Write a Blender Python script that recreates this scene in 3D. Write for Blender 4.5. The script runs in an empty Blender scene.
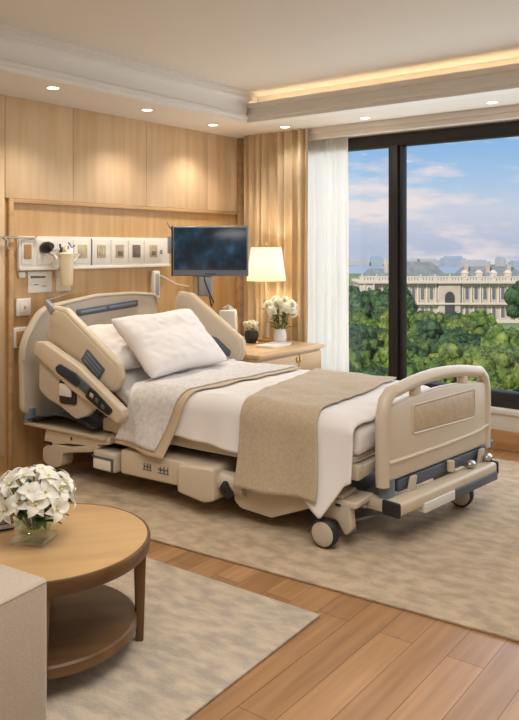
import bpy, bmesh, math, random
from mathutils import Vector, Matrix, noise
random.seed(7)
S = bpy.context.scene
COL = S.collection
R = math.radians
# ------------------------------------------------------------------ camera
CAM_H = 1.5
YAW = 37.37            # camera turned left of +Y
cam_d = bpy.data.cameras.new('camera')
cam_d.sensor_fit = 'HORIZONTAL'; cam_d.sensor_width = 36.0
cam_d.lens = 747.0 / 519.0 * 36.0
cam_d.shift_y = -(360 - 248) / 519.0
cam_d.clip_end = 6000
cam = bpy.data.objects.new('camera', cam_d); COL.objects.link(cam)
cam.location = (0, 0, CAM_H); cam.rotation_euler = (R(90), 0, R(YAW))
S.camera = cam
# ------------------------------------------------------------------ view
S.view_settings.view_transform = 'Standard'; S.view_settings.look = 'None'
S.view_settings.gamma = 1.0; S.view_settings.use_curve_mapping = False
S.view_settings.exposure = 0.0
S.cycles.transparent_max_bounces = 32
# ------------------------------------------------------------------ world (sky)
W = bpy.data.worlds.new('sky'); S.world = W; W.use_nodes = True
nt = W.node_tree; nt.nodes.clear()
def N(t, k, **kw):
    n = t.nodes.new(k)
    for a, b in kw.items(): setattr(n, a, b)
    return n
def ramp(n, stops):
    e = n.color_ramp.elements
    while len(e) > 1: e.remove(e[-1])
    e[0].position = stops[0][0]; e[0].color = (*stops[0][1], 1)
    for p, c in stops[1:]:
        x = e.new(p); x.color = (*c, 1)
def lin(r, g, b):
    f = lambda c: (c/255/12.92 if c/255 <= .04045 else ((c/255+.055)/1.055)**2.4)
    return (f(r), f(g), f(b))
tc = N(nt, 'ShaderNodeTexCoord'); sep = N(nt, 'ShaderNodeSeparateXYZ')
nt.links.new(tc.outputs['Generated'], sep.inputs[0])
rs = N(nt, 'ShaderNodeValToRGB')
ramp(rs, [(0.0, lin(184, 194, 216)), (.02, lin(196, 202, 222)), (.05, lin(206, 212, 228)), (.085, lin(176, 204, 234)), (.16, lin(124, 178, 232)), (.5, lin(70, 124, 196))])
nt.links.new(sep.outputs['Z'], rs.inputs[0])
mp = N(nt, 'ShaderNodeMapping'); mp.inputs['Scale'].default_value = (1.0, 1.0, 4.2); mp.inputs['Location'].default_value = (.35, .1, .42)
nt.links.new(tc.outputs['Generated'], mp.inputs[0])
nz = N(nt, 'ShaderNodeTexNoise'); nz.inputs['Scale'].default_value = 7.0; nz.inputs['Detail'].default_value = 7; nz.inputs['Roughness'].default_value = .55
nt.links.new(mp.outputs[0], nz.inputs[0])
rc = N(nt, 'ShaderNodeValToRGB'); ramp(rc, [(.46, (0, 0, 0)), (.60, (1, 1, 1))])
nt.links.new(nz.outputs[0], rc.inputs[0])
mx = N(nt, 'ShaderNodeMixRGB'); mx.inputs[2].default_value = (*lin(248, 232, 228), 1)
ml = N(nt, 'ShaderNodeMath', operation='MULTIPLY'); ml.inputs[1].default_value = .8
nt.links.new(rc.outputs[0], ml.inputs[0]); nt.links.new(ml.outputs[0], mx.inputs[0])
nt.links.new(rs.outputs[0], mx.inputs[1])
bg = N(nt, 'ShaderNodeBackground'); bg.inputs[1].default_value = 1.0
nt.links.new(mx.outputs[0], bg.inputs[0])
wo = N(nt, 'ShaderNodeOutputWorld'); nt.links.new(bg.outputs[0], wo.inputs[0])
# ------------------------------------------------------------------ lights
def light(name, kind, loc, power, col, rot=(0, 0, 0), **kw):
    d = bpy.data.lights.new(name, kind); d.energy = power; d.color = col
    for a, b in kw.items(): setattr(d, a, b)
    o = bpy.data.objects.new(name, d); COL.objects.link(o); o.location = loc; o.rotation_euler = rot
    return o
WARM = (1.0, .92, .80); SOFT = (1.0, .985, .95)
sun = light('sun', 'SUN', (0, -60, 80), 4.2, (1.0, .94, .85), (R(52), 0, R(-4)), angle=R(2))
light('window_daylight', 'AREA', (-1.8, 5.492, 1.38), 54, (.90, .95, 1.0), (R(-90), 0, 0), shape='RECTANGLE', size=4.5, size_y=1.9)
# soft fill added below the tray ceiling, above the frame; no fixture there
light('ceiling_fill', 'AREA', (-1.0, 1.5, 2.735), 62, SOFT, (0, 0, 0), shape='RECTANGLE', size=1.8, size_y=1.8)
# ------------------------------------------------------------------ materials
MATS = {}
def mat(name, col, rough=.5, metal=0, bump=0, bscale=40, var=0, vscale=6, stretch=(1, 1, 1), col2=None, spec=.5, sheen=0, trans=0, detail=4, emit=None, lo=.35, hi=.65):
    if name in MATS: return MATS[name]
    m = bpy.data.materials.new(name); m.use_nodes = True; t = m.node_tree
    b = t.nodes['Principled BSDF']
    b.inputs['Base Color'].default_value = (*col, 1); b.inputs['Roughness'].default_value = rough
    b.inputs['Metallic'].default_value = metal; b.inputs['Specular IOR Level'].default_value = spec
    if sheen: b.inputs['Sheen Weight'].default_value = sheen
    if trans: b.inputs['Transmission Weight'].default_value = trans
    if emit: b.inputs['Emission Color'].default_value = (*emit[0], 1); b.inputs['Emission Strength'].default_value = emit[1]
    tcn = N(t, 'ShaderNodeTexCoord'); mpn = N(t, 'ShaderNodeMapping'); mpn.inputs['Scale'].default_value = stretch
    t.links.new(tcn.outputs['Object'], mpn.inputs[0])
    if var or col2:
        n = N(t, 'ShaderNodeTexNoise'); n.inputs['Scale'].default_value = vscale; n.inputs['Detail'].default_value = detail
        t.links.new(mpn.outputs[0], n.inputs[0])
        r = N(t, 'ShaderNodeValToRGB')
        c2 = col2 if col2 else tuple(c * (1 - var) for c in col)
        ramp(r, [(lo, c2), (hi, col)])
        t.links.new(n.outputs[0], r.inputs[0]); t.links.new(r.outputs[0], b.inputs['Base Color'])
    if bump:
        n2 = N(t, 'ShaderNodeTexNoise'); n2.inputs['Scale'].default_value = bscale; n2.inputs['Detail'].default_value = 3
        t.links.new(mpn.outputs[0], n2.inputs[0])
        bp = N(t, 'ShaderNodeBump'); bp.inputs['Strength'].default_value = bump; bp.inputs['Distance'].default_value = .01
        t.links.new(n2.outputs[0], bp.inputs['Height']); t.links.new(bp.outputs[0], b.inputs['Normal'])
    MATS[name] = m; return m
def wood(name, c1, c2, axis='Z', rough=.42, sc=1.0, spec=.4):
    st = {'Z': (1, 1, .07), 'Y': (1, .07, 1), 'X': (.07, 1, 1)}[axis]
    return mat(name, c1, rough, col2=c2, vscale=16*sc, stretch=st, detail=8, bump=.05, bscale=60, spec=spec)
M = {}
M['ceil'] = mat('ceiling_paint', lin(224, 217, 208), .8, bump=.02, bscale=20)
M['mold'] = mat('moulding_paint', lin(226, 222, 216), .6)
M['wallwood'] = wood('oak_veneer', lin(220, 192, 156), lin(208, 177, 138), 'Z', .45)
M['wallwood2'] = wood('oak_veneer_lower', lin(206, 168, 118), lin(190, 150, 100), 'Z', .42)
M['trimwood'] = wood('oak_trim', lin(202, 166, 122), lin(184, 146, 102), 'Y', .4)
M['white'] = mat('white_paint', lin(232, 228, 222), .55)
M['plaster'] = mat('plaster', lin(222, 214, 202), .75, bump=.02)
M['basewood'] = wood('skirting_oak', lin(206, 162, 112), lin(186, 142, 94), 'X', .4)
M['frame'] = mat('dark_aluminium', lin(50, 48, 48), .4, .3)
M['bed'] = mat('bed_plastic', lin(214, 198, 174), .38, var=.03, vscale=3, bump=.015, bscale=200)
M['bed2'] = mat('bed_plastic_cool', lin(200, 187, 168), .4, var=.03, vscale=3)
M['bedmetal'] = mat('bed_enamel', lin(200, 186, 164), .35, .1)
M['dark'] = mat('dark_rubber', lin(40, 40, 44), .5)
M['slate'] = mat('slate_plastic', lin(84, 92, 104), .4)
M['navy'] = mat('navy_fabric', lin(44, 50, 62), .7, bump=.1)
M['bluegrey'] = mat('blue_grey_steel', lin(120, 132, 142), .35, .3)
M['steel'] = mat('steel', lin(190, 188, 184), .25, .9)
M['inset'] = mat('inset_laminate', lin(204, 182, 150), .45, col2=lin(192, 168, 136), vscale=30, bump=.05)
M['sheet'] = mat('white_cotton', lin(238, 232, 228), .85, bump=.08, bscale=120, sheen=.2)
M['pillow'] = mat('pillow_cotton', lin(236, 229, 224), .85, bump=.1, bscale=90, sheen=.2)
M['coverlet'] = mat('coverlet_grey', lin(226, 220, 214), .9, col2=lin(206, 202, 200), vscale=38, bump=.25, bscale=60, sheen=.2)
M['lining'] = mat('blanket_lining', lin(206, 184, 154), .9, bump=.15, bscale=150, sheen=.2)
M['throw'] = mat('throw_wool', lin(198, 178, 150), .92, col2=lin(186, 166, 138), vscale=60, bump=.3, bscale=220, sheen=.3)
M['mattress'] = mat('mattress_cover', lin(200, 178, 150), .8, bump=.1)
M['rug'] = mat('rug_wool', lin(202, 180, 152), .95, col2=lin(174, 154, 130), vscale=15, detail=14, bump=.7, bscale=110, lo=.36, hi=.64, stretch=(.75, 1.1, 1))
M['rug2'] = mat('rug_wool_pale', lin(204, 186, 162), .95, col2=lin(174, 160, 144), vscale=16, detail=12, bump=.7, bscale=110, stretch=(.6, 1.3, 1), lo=.36, hi=.64)
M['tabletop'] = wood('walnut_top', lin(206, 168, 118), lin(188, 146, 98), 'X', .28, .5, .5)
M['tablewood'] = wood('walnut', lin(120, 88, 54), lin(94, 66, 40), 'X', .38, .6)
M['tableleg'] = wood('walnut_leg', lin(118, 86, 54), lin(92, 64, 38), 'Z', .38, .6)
M['sofa'] = mat('sofa_linen', lin(186, 170, 150), .92, var=.06, vscale=90, bump=.25, bscale=260, sheen=.3)
M['night'] = wood('nightstand_oak', lin(214, 180, 136), lin(196, 160, 116), 'Y', .4)
M['curtain'] = mat('curtain_fabric', lin(206, 182, 146), .9, bump=.1, bscale=160, sheen=.2)
M['ceramic'] = mat('white_ceramic', lin(236, 232, 226), .25)
M['ivory'] = mat('ivory_plastic', lin(234, 228, 216), .4)
M['cream'] = mat('cream_plastic', lin(232, 216, 180), .45)
M['paper'] = mat('paper', lin(240, 236, 228), .8)
M['ink'] = mat('ink', lin(60, 58, 64), .7)
M['black'] = mat('black_plastic', lin(26, 26, 28), .35)
M['grey'] = mat('grey_plastic', lin(150, 152, 158), .4)
M['bezel'] = mat('monitor_bezel', lin(122, 128, 140), .35, .3)
M['brass'] = mat('brass', lin(196, 160, 100), .3, .8)
M['petal'] = mat('petal_white', lin(246, 242, 228), .6)
M['petalcentre'] = mat('petal_centre', lin(220, 208, 130), .6)
M['rose'] = mat('rose_cream', lin(244, 238, 214), .6)
M['leaf'] = mat('leaf_green', lin(62, 92, 40), .5, col2=lin(34, 62, 26), vscale=20)
M['stem'] = mat('stem_green', lin(92, 120, 62), .5)
M['book'] = mat('dark_book', lin(62, 52, 58), .5)
M['socket'] = mat('socket_beige', lin(206, 192, 160), .5, col2=lin(176, 160, 128), vscale=30)
M['socketbrown'] = mat('socket_brown', lin(176, 132, 84), .5)
M['bulb'] = mat('bulb_glow', (1, .9, .75), .5, emit=((1.0, .80, .55), 14))
M['disc'] = mat('downlight_glow', (1, .95, .9), .5, emit=((1.0, .86, .66), 7))
M['led'] = mat('led_glow', (1, .9, .7), .5, emit=((1.0, .78, .50), 8))
M['trunk'] = mat('bark', lin(96, 76, 56), .9, bump=.3, bscale=8)
def glass(name, tint=(1, 1, 1), refl=.06, rough=0):
    m = bpy.data.materials.new(name); m.use_nodes = True; t = m.node_tree; t.nodes.clear()
    o = N(t, 'ShaderNodeOutputMaterial'); mxs = N(t, 'ShaderNodeMixShader'); tr = N(t, 'ShaderNodeBsdfTransparent'); gl = N(t, 'ShaderNodeBsdfGlossy')
    tr.inputs[0].default_value = (*tint, 1); gl.inputs['Roughness'].default_value = rough
    lw = N(t, 'ShaderNodeLayerWeight'); lw.inputs[0].default_value = .5
    pw = N(t, 'ShaderNodeMath', operation='POWER'); pw.inputs[1].default_value = 4; t.links.new(lw.outputs['Facing'], pw.inputs[0])
    mm = N(t, 'ShaderNodeMath', operation='MULTIPLY_ADD'); mm.inputs[1].default_value = .5; mm.inputs[2].default_value = refl
    t.links.new(pw.outputs[0], mm.inputs[0]); t.links.new(mm.outputs[0], mxs.inputs[0])
    t.links.new(tr.outputs[0], mxs.inputs[1]); t.links.new(gl.outputs[0], mxs.inputs[2]); t.links.new(mxs.outputs[0], o.inputs[0])
    return m
M['pane'] = glass('window_glass', (.98, .99, .99), .02)
M['vaseglass'] = glass('vase_glass', (.92, .955, .935), .10, .02)
M['water'] = glass('vase_water', (.84, .90, .78), .04)
def translucent(name, col, t_amt, tr_amt):
    m = bpy.data.materials.new(name); m.use_nodes = True; t = m.node_tree; t.nodes.clear()
    o = N(t, 'ShaderNodeOutputMaterial'); d = N(t, 'ShaderNodeBsdfDiffuse'); tl = N(t, 'ShaderNodeBsdfTranslucent'); tp = N(t, 'ShaderNodeBsdfTransparent')
    d.inputs[0].default_value = (*col, 1); tl.inputs[0].default_value = (*col, 1)
    a = N(t, 'ShaderNodeMixShader'); a.inputs[0].default_value = t_amt; b = N(t, 'ShaderNodeMixShader'); b.inputs[0].default_value = tr_amt
    t.links.new(d.outputs[0], a.inputs[1]); t.links.new(tl.outputs[0], a.inputs[2])
    t.links.new(a.outputs[0], b.inputs[1]); t.links.new(tp.outputs[0], b.inputs[2]); t.links.new(b.outputs[0], o.inputs[0])
    return m
M['sheer'] = translucent('sheer_voile', lin(232, 229, 222), .38, .08)
M['petal'] = translucent('petal_white', lin(252, 249, 238), .3, 0)
M['rose'] = translucent('rose_cream', lin(250, 245, 226), .3, 0)
M['shade'] = translucent('lamp_shade_linen', lin(246, 238, 222), .45, 0)
def floor_mat():
    m = bpy.data.materials.new('oak_floorboards'); m.use_nodes = True; t = m.node_tree; b = t.nodes['Principled BSDF']
    tcn = N(t, 'ShaderNodeTexCoord'); mpn = N(t, 'ShaderNodeMapping'); mpn.inputs['Rotation'].default_value = (0, 0, R(90))
    t.links.new(tcn.outputs['Object'], mpn.inputs[0])
    br = N(t, 'ShaderNodeTexBrick'); br.offset = .37; br.inputs['Scale'].default_value = 1
    br.inputs['Brick Width'].default_value = 1.9; br.inputs['Row Height'].default_value = .14; br.inputs['Mortar Size'].default_value = .0016; br.inputs['Bias'].default_value = 0
    br.inputs['Color1'].default_value = (*lin(192, 148, 104), 1); br.inputs['Color2'].default_value = (*lin(158, 117, 78), 1); br.inputs['Mortar'].default_value = (*lin(112, 78, 50), 1)
    t.links.new(mpn.outputs[0], br.inputs[0])
    mp2 = N(t, 'ShaderNodeMapping'); mp2.inputs['Scale'].default_value = (1, .06, 1); t.links.new(tcn.outputs['Object'], mp2.inputs[0])
    n = N(t, 'ShaderNodeTexNoise'); n.inputs['Scale'].default_value = 26; n.inputs['Detail'].default_value = 8; t.links.new(mp2.outputs[0], n.inputs[0])
    r = N(t, 'ShaderNodeValToRGB'); ramp(r, [(.3, (.72, .68, .64)), (.7, (1.05, 1.04, 1.02))]); t.links.new(n.outputs[0], r.inputs[0])
    mu = N(t, 'ShaderNodeMixRGB', blend_type='MULTIPLY'); mu.inputs[0].default_value = 1
    t.links.new(br.outputs[0], mu.inputs[1]); t.links.new(r.outputs[0], mu.inputs[2]); t.links.new(mu.outputs[0], b.inputs['Base Color'])
    b.inputs['Roughness'].default_value = .33
    bp = N(t, 'ShaderNodeBump'); bp.inputs['Strength'].default_value = .15; bp.inputs['Distance'].default_value = .004
    inv = N(t, 'ShaderNodeMath', operation='SUBTRACT'); inv.inputs[0].default_value = 1; t.links.new(br.outputs['Fac'], inv.inputs[1])
    t.links.new(inv.outputs[0], bp.inputs['Height']); t.links.new(bp.outputs[0], b.inputs['Normal'])
    return m
M['floor'] = floor_mat()
def screen_mat():
    m = bpy.data.materials.new('screen'); m.use_nodes = True; t = m.node_tree; b = t.nodes['Principled BSDF']
    b.inputs['Base Color'].default_value = (.006, .008, .012, 1); b.inputs['Roughness'].default_value = .2
    tcn = N(t, 'ShaderNodeTexCoord'); n = N(t, 'ShaderNodeTexNoise'); n.inputs['Scale'].default_value = 9; n.inputs['Detail'].default_value = 6
    t.links.new(tcn.outputs['Object'], n.inputs[0]); r = N(t, 'ShaderNodeValToRGB')
    ramp(r, [(.42, (.004, .012, .020)), (.60, (.010, .035, .06)), (.72, (.03, .07, .14))]); t.links.new(n.outputs[0], r.inputs[0])
    t.links.new(r.outputs[0], b.inputs['Emission Color']); b.inputs['Emission Strength'].default_value = 1
    return m
M['screen'] = screen_mat()
# ------------------------------------------------------------------ mesh helpers
def merge(bm, src, mtx=None):
    if mtx is not None: bmesh.ops.transform(src, matrix=mtx, verts=src.verts)
    me = bpy.data.meshes.new('t'); src.to_mesh(me); src.free(); bm.from_mesh(me); bpy.data.meshes.remove(me)
    return bm
def T(x, y, z): return Matrix.Translation((x, y, z))
def RZ(a): return Matrix.Rotation(R(a), 4, 'Z')
def RX(a): return Matrix.Rotation(R(a), 4, 'X')
def RY(a): return Matrix.Rotation(R(a), 4, 'Y')
def nb(): return bmesh.new()
def box(bm, x0, x1, y0, y1, z0, z1, bev=.004, seg=2, mtx=None, taper=1.0):
    t = nb(); bmesh.ops.create_cube(t, size=1)
    for v in t.verts:
        k = taper if v.co.z > 0 else 1
        v.co = Vector(((x0+x1)/2 + v.co.x*(x1-x0)*k, (y0+y1)/2 + v.co.y*(y1-y0)*k, (z0+z1)/2 + v.co.z*(z1-z0)))
    if bev: bmesh.ops.bevel(t, geom=list(t.edges), offset=min(bev, .49*min(x1-x0, y1-y0, z1-z0)), segments=seg, affect='EDGES', profile=.5)
    return merge(bm, t, mtx)
def rpoly(pts, rad, seg=6):
    out = []; n = len(pts)
    for i in range(n):
        p = Vector(pts[i]); a = Vector(pts[i-1]) - p; b = Vector(pts[(i+1) % n]) - p
        r = rad[i] if isinstance(rad, (list, tuple)) else rad
        if r <= 0: out.append(p); continue
        la, lb = a.length, b.length; a.normalize(); b.normalize()
        ang = a.angle(b); d = min(r / max(math.tan(ang/2), 1e-4), .48*la, .48*lb)
        p0 = p + a*d; p1 = p + b*d
        for k in range(seg+1):
            t = k/seg; out.append(p0*(1-t)**2 + p*2*t*(1-t) + p1*t*t)
    return out
def prism(bm, pts, h0, h1, mtx=None, bev=.008, seg=2):
    """outline (a,b) in local XY, extruded in local Z from h0 to h1"""
    t = nb(); vs = [t.verts.new((p[0], p[1], h0)) for p in pts]; f = t.faces.new(vs)
    r = bmesh.ops.extrude_face_region(t, geom=[f])
    top = [v for v in r['geom'] if isinstance(v, bmesh.types.BMVert)]
    for v in top: v.co.z = h1
    bmesh.ops.recalc_face_normals(t, faces=t.faces)
    if bev:
        es = [e for e in t.edges if abs(e.verts[0].co.z - e.verts[1].co.z) < 1e-6]
        bmesh.ops.bevel(t, geom=es, offset=bev, segments=seg, affect='EDGES', profile=.5, clamp_overlap=True)
    return merge(bm, t, mtx)
XZ = Matrix(((1, 0, 0, 0), (0, 0, 1, 0), (0, 1, 0, 0), (0, 0, 0, 1)))      # local (a,b,h) -> (x=a, z=b, y=h)
YZ = Matrix(((0, 0, 1, 0), (1, 0, 0, 0), (0, 1, 0, 0), (0, 0, 0, 1)))      # local (a,b,h) -> (y=a, z=b, x=h)
def fixn(bm): bmesh.ops.recalc_face_normals(bm, faces=bm.faces); return bm
def tube(bm, path, rad, seg=10, mtx=None, caps=True, ry=None, up=None):
    t = nb(); path = [Vector(p) for p in path]; n = len(path); rings = []
    ref = Vector(up) if up else None
    for i, p in enumerate(path):
        d = (path[min(i+1, n-1)] - path[max(i-1, 0)]).normalized()
        if ref is None: ref = Vector((0, 0, 1)) if abs(d.z) < .9 else Vector((1, 0, 0))
        s = d.cross(ref).normalized(); u = s.cross(d).normalized()
        if not up: ref = u
        r = rad[i] if isinstance(rad, (list, tuple)) else rad
        r2 = (ry[i] if isinstance(ry, (list, tuple)) else ry) if ry else r
        rings.append([t.verts.new(p + s*(r*math.cos(2*math.pi*k/seg)) + u*(r2*math.sin(2*math.pi*k/seg))) for k in range(seg)])
    for a, b in zip(rings, rings[1:]):
        for k in range(seg): t.faces.new((a[k], a[(k+1) % seg], b[(k+1) % seg], b[k]))
    if caps: t.faces.new(rings[0][::-1]); t.faces.new(rings[-1])
    bmesh.ops.recalc_face_normals(t, faces=t.faces)
    return merge(bm, t, mtx)
def lathe(bm, prof, seg=32, mtx=None):
    t = nb(); rings = []
    for r, z in prof:
        if r < 1e-5: rings.append([t.verts.new((0, 0, z))])
        else: rings.append([t.verts.new((r*math.cos(2*math.pi*k/seg), r*math.sin(2*math.pi*k/seg), z)) for k in range(seg)])
    for a, b in zip(rings, rings[1:]):
        for k in range(seg):
            j = (k+1) % seg
            if len(a) == 1 and len(b) == 1: continue
            if len(a) == 1: t.faces.new((a[0], b[j], b[k]))
            elif len(b) == 1: t.faces.new((a[k], a[j], b[0]))
            else: t.faces.new((a[k], a[j], b[j], b[k]))
    bmesh.ops.recalc_face_normals(t, faces=t.faces)
    return merge(bm, t, mtx)
def grid(bm, fn, nu, nv, mtx=None):
    t = nb(); V = [[t.verts.new(fn(i/nu, j/nv)) for j in range(nv+1)] for i in range(nu+1)]
    for i in range(nu):
        for j in range(nv): t.faces.new((V[i][j], V[i+1][j], V[i+1][j+1], V[i][j+1]))
    bmesh.ops.recalc_face_normals(t, faces=t.faces)
    return merge(bm, t, mtx)
def ball(bm, c, r, sub=2, sc=(1, 1, 1)):
    t = nb(); bmesh.ops.create_icosphere(t, subdivisions=sub, radius=1)
    return merge(bm, t, T(*c) @ Matrix.Diagonal((r*sc[0], r*sc[1], r*sc[2], 1)))
def obj(name, bm, m, parent=None, sharp=40, solid=0, sub=0, mats=None):
    me = bpy.data.meshes.new(name); bm.to_mesh(me); bm.free()
    for mm in (mats or [m]): me.materials.append(mm)
    for p in me.polygons: p.use_smooth = True
    me.set_sharp_from_angle(angle=R(sharp))
    o = bpy.data.objects.new(name, me); COL.objects.link(o)
    if parent: o.parent = parent
    if solid: md = o.modifiers.new('solid', 'SOLIDIFY'); md.thickness = solid; md.offset = 1
    if sub: md = o.modifiers.new('sub', 'SUBSURF'); md.levels = sub; md.render_levels = sub
    return o
def tag(o, label, cat, group=None, kind=None):
    o['label'] = label; o['category'] = cat
    if group: o['group'] = group
    if kind: o['kind'] = kind
    return o
def thing(name, label, cat, loc=(0, 0, 0), rz=0, group=None):
    o = bpy.data.objects.new(name, None); COL.objects.link(o); o.empty_display_size = .1
    o.location = loc; o.rotation_euler = (0, 0, R(rz)); return tag(o, label, cat, group)
def struct(name, bm, m, label=None, parent=None, sharp=40, solid=0):
    o = obj(name, bm, m, parent, sharp, solid)
    if not parent: o['kind'] = 'structure'
    if label: o['label'] = label
    return o
def dup(root, loc=None, rot=None, scale=None, label=None):
    r = root.copy(); COL.objects.link(r)
    if loc is not None: r.location = loc
    if rot is not None: r.rotation_euler = rot
    if scale is not None: r.scale = scale
    if label: r['label'] = label
    for ch in root.children:
        c = ch.copy(); COL.objects.link(c); c.parent = r
        for g in ch.children:
            d = g.copy(); COL.objects.link(d); d.parent = c
    return r
# ------------------------------------------------------------------ ROOM
XW, YW, XR, YF = -4.436, 5.535, 1.7, -1.9       # head wall, window wall, right wall, wall behind
ZS, ZT = 2.53, 2.76                              # soffit, tray ceiling
b = nb(); box(b, XW-.15, XR+.15, YF-.15, YW+.25, -.12, 0, 0); struct('floor', b, M['floor'], 'warm oak floorboards')
b = nb(); box(b, XW-.2, XW, YF-.15, YW+.25, 0, 3.0, 0); struct('wall_left', b, M['wallwood2'], 'wood panelled wall behind the bed head')
b = nb(); box(b, XR, XR+.15, YF-.15, YW+.25, 0, 3.0, 0); struct('wall_right', b, M['plaster'])
b = nb(); box(b, XW-.15, XR+.15, YF-.15, YF, 0, 3.0, 0); struct('wall_front', b, M['plaster'])
# window wall: low sill wall, header, blind pier behind the curtain, pier at the right
WX0, WX1 = -4.12, .55
b = nb()
box(b, XW, XR, YW, YW+.25, 0, .305, 0); box(b, XW, XR, YW, YW+.25, 2.43, 3.0, 0)
box(b, XW, WX0, YW, YW+.25, .305, 2.43, 0); box(b, WX1, XR, YW, YW+.25, .305, 2.43, 0)
struct('wall_back', b, M['plaster'])
b = nb(); box(b, WX0-.1, WX1+.1, YW-.075, YW+.1, .275, .312, .006); box(b, WX0-.1, WX1+.1, YW-.03, YW, .144, .275, .003)
struct('trim_1', b, M['white'], 'white window sill and apron')
b = nb(); box(b, XW, XR, YW-.035, YW, 0, .144, .004); struct('baseboard_back', b, M['basewood'])
b = nb(); box(b, XW, XW+.02, YF, 2.9, 0, .1, .003); struct('baseboard_left', b, M['basewood'])
# window
WIN = obj('window_1', (lambda q: (box(q, WX0, WX1, YW-.02, YW+.09, 2.335, 2.432, .004), box(q, WX0, WX1, YW-.02, YW+.09, .306, .425, .004),
      box(q, WX0, WX0+.085, YW-.02, YW+.09, .42, 2.34, .004), box(q, WX1-.085, WX1, YW-.02, YW+.09, .42, 2.34, .004),
      box(q, -2.876, -2.795, YW-.03, YW+.09, .42, 2.34, .004), box(q, -2.79, -2.759, YW-.005, YW+.07, .42, 2.34, .003),
      box(q, -1.06, -.95, YW-.03, YW+.09, .42, 2.34, .004), q)[-1])(nb()), M['frame'])
WIN['kind'] = 'structure'; WIN['label'] = 'dark framed picture window over the park'
for x0, x1 in ((WX0+.08, -2.87), (-2.765, -1.05), (-.96, WX1-.08)):
    b = nb(); box(b, x0, x1, YW+.03, YW+.036, .42, 2.34, 0); obj('window_pane', b, M['pane'], WIN)
# ceiling: soffit ring, tray, moulding
SX0, SX1, SY0, SY1 = -3.80, .95, -1.15, 4.82
b = nb()
box(b, XW, XR, SY1+.13, YW, ZS, ZT+.1, 0); box(b, XW, XR, YF, SY0, ZS, ZT+.1, 0); box(b, XW, SX0, SY0, SY1+.13, ZS, ZT+.1, 0); box(b, SX1, XR, SY0, SY1+.13, ZS, ZT+.1, 0)
struct('ceiling_soffit', b, M['ceil'])
b = nb(); box(b, XW, XR, YF, YW+.2, ZT, ZT+.12, 0); struct('ceiling', b, M['ceil'])
def prof_run(bm, prof, p0, p1, inward):
    """moulding profile (d inward, z) swept from p0 to p1"""
    t = nb(); iv = Vector((*inward, 0)); A = [t.verts.new(Vector((*p0, z)) + iv*d) for d, z in prof]; B = [t.verts.new(Vector((*p1, z)) + iv*d) for d, z in prof]
    n = len(prof)
    for k in range(n): t.faces.new((A[k], A[(k+1) % n], B[(k+1) % n], B[k]))
    t.faces.new(A[::-1]); t.faces.new(B); bmesh.ops.recalc_face_normals(t, faces=t.faces); merge(bm, t)
crown = [(-.01, ZS-.004), (.012, ZS-.004), (.014, ZS+.022), (.028, ZS+.026), (.028, ZS+.05), (.012, ZS+.056), (.012, ZS+.1)]
crown += [(.012 + .05*(1-math.cos(k/6*math.pi/2)), ZS+.1 + .07*math.sin(k/6*math.pi/2)) for k in range(1, 7)]
crown_full = crown + [(.072, ZS+.174), (.072, ZS+.2), (.09, ZS+.204), (.09, ZT+.002), (-.01, ZT+.002)]
lip = [(-.13, ZS-.004), (.012, ZS-.004), (.014, ZS+.022), (.028, ZS+.026), (.028, ZS+.05), (.012, ZS+.056), (.012, ZS+.105), (.03, ZS+.112), (.03, ZS+.150), (.0, ZS+.152), (.0, ZS+.1), (-.13, ZS+.1)]
b = nb(); prof_run(b, crown_full, (SX0, SY0), (SX0, SY1-.03), (1, 0)); struct('trim_2', b, M['mold'], 'stepped crown moulding over the bed wall', sharp=30)
b = nb(); prof_run(b, lip, (SX0-.0, SY1), (SX1, SY1), (0, -1)); struct('trim_3', b, M['mold'], 'cove ledge along the window side', sharp=30)
b = nb(); prof_run(b, crown_full, (SX1, SY0), (SX1, SY1), (-1, 0)); struct('trim_4', b, M['mold'])
b = nb(); prof_run(b, crown_full, (SX0, SY0), (SX1, SY0), (0, 1)); struct('trim_5', b, M['mold'])
b = nb(); box(b, -3.62, WX1+.1, YW-.14, YW, 2.44, 2.535, .004); box(b, -3.62, WX1+.1, YW-.16, YW-.13, 2.485, 2.535, .004); struct('trim_6', b, M['ceil'], 'boxed pelmet above the window')
# hidden LED strip in the cove
led = obj('cove_light_strip', (lambda q: (box(q, SX0+.02, SX1-.05, SY1+.05, SY1+.075, ZS+.1, ZS+.108, .002), q)[-1])(nb()), M['led'])
tag(led, 'warm glowing light strip hidden in the ceiling cove by the window', 'light')
# head wall panelling
seams = [YF, -.6, .5, 1.6, 2.96, 3.53, 4.27, 5.02, 5.47]
for i, (a, c) in enumerate(zip(seams, seams[1:])):
    b = nb(); z0 = 1.84 if a >= 2.9 else .1
    box(b, XW, XW+.018, a+.002, c-.002, z0, ZS, .002); struct('wall_left_panel', b, M['wallwood'])
b = nb(); box(b, XW, XW+.03, 3.02, 5.47, 1.808, 1.838, .004); box(b, XW, XW+.03, 2.985, 3.02, 0, 1.838, .004); struct('trim_7', b, M['trimwood'], 'raised oak frame around the lower bed wall')
b = nb(); box(b, XW, XW+.05, 5.44, 5.535, 0, ZS, .006); struct('trim_8', b, M['trimwood'])
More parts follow.
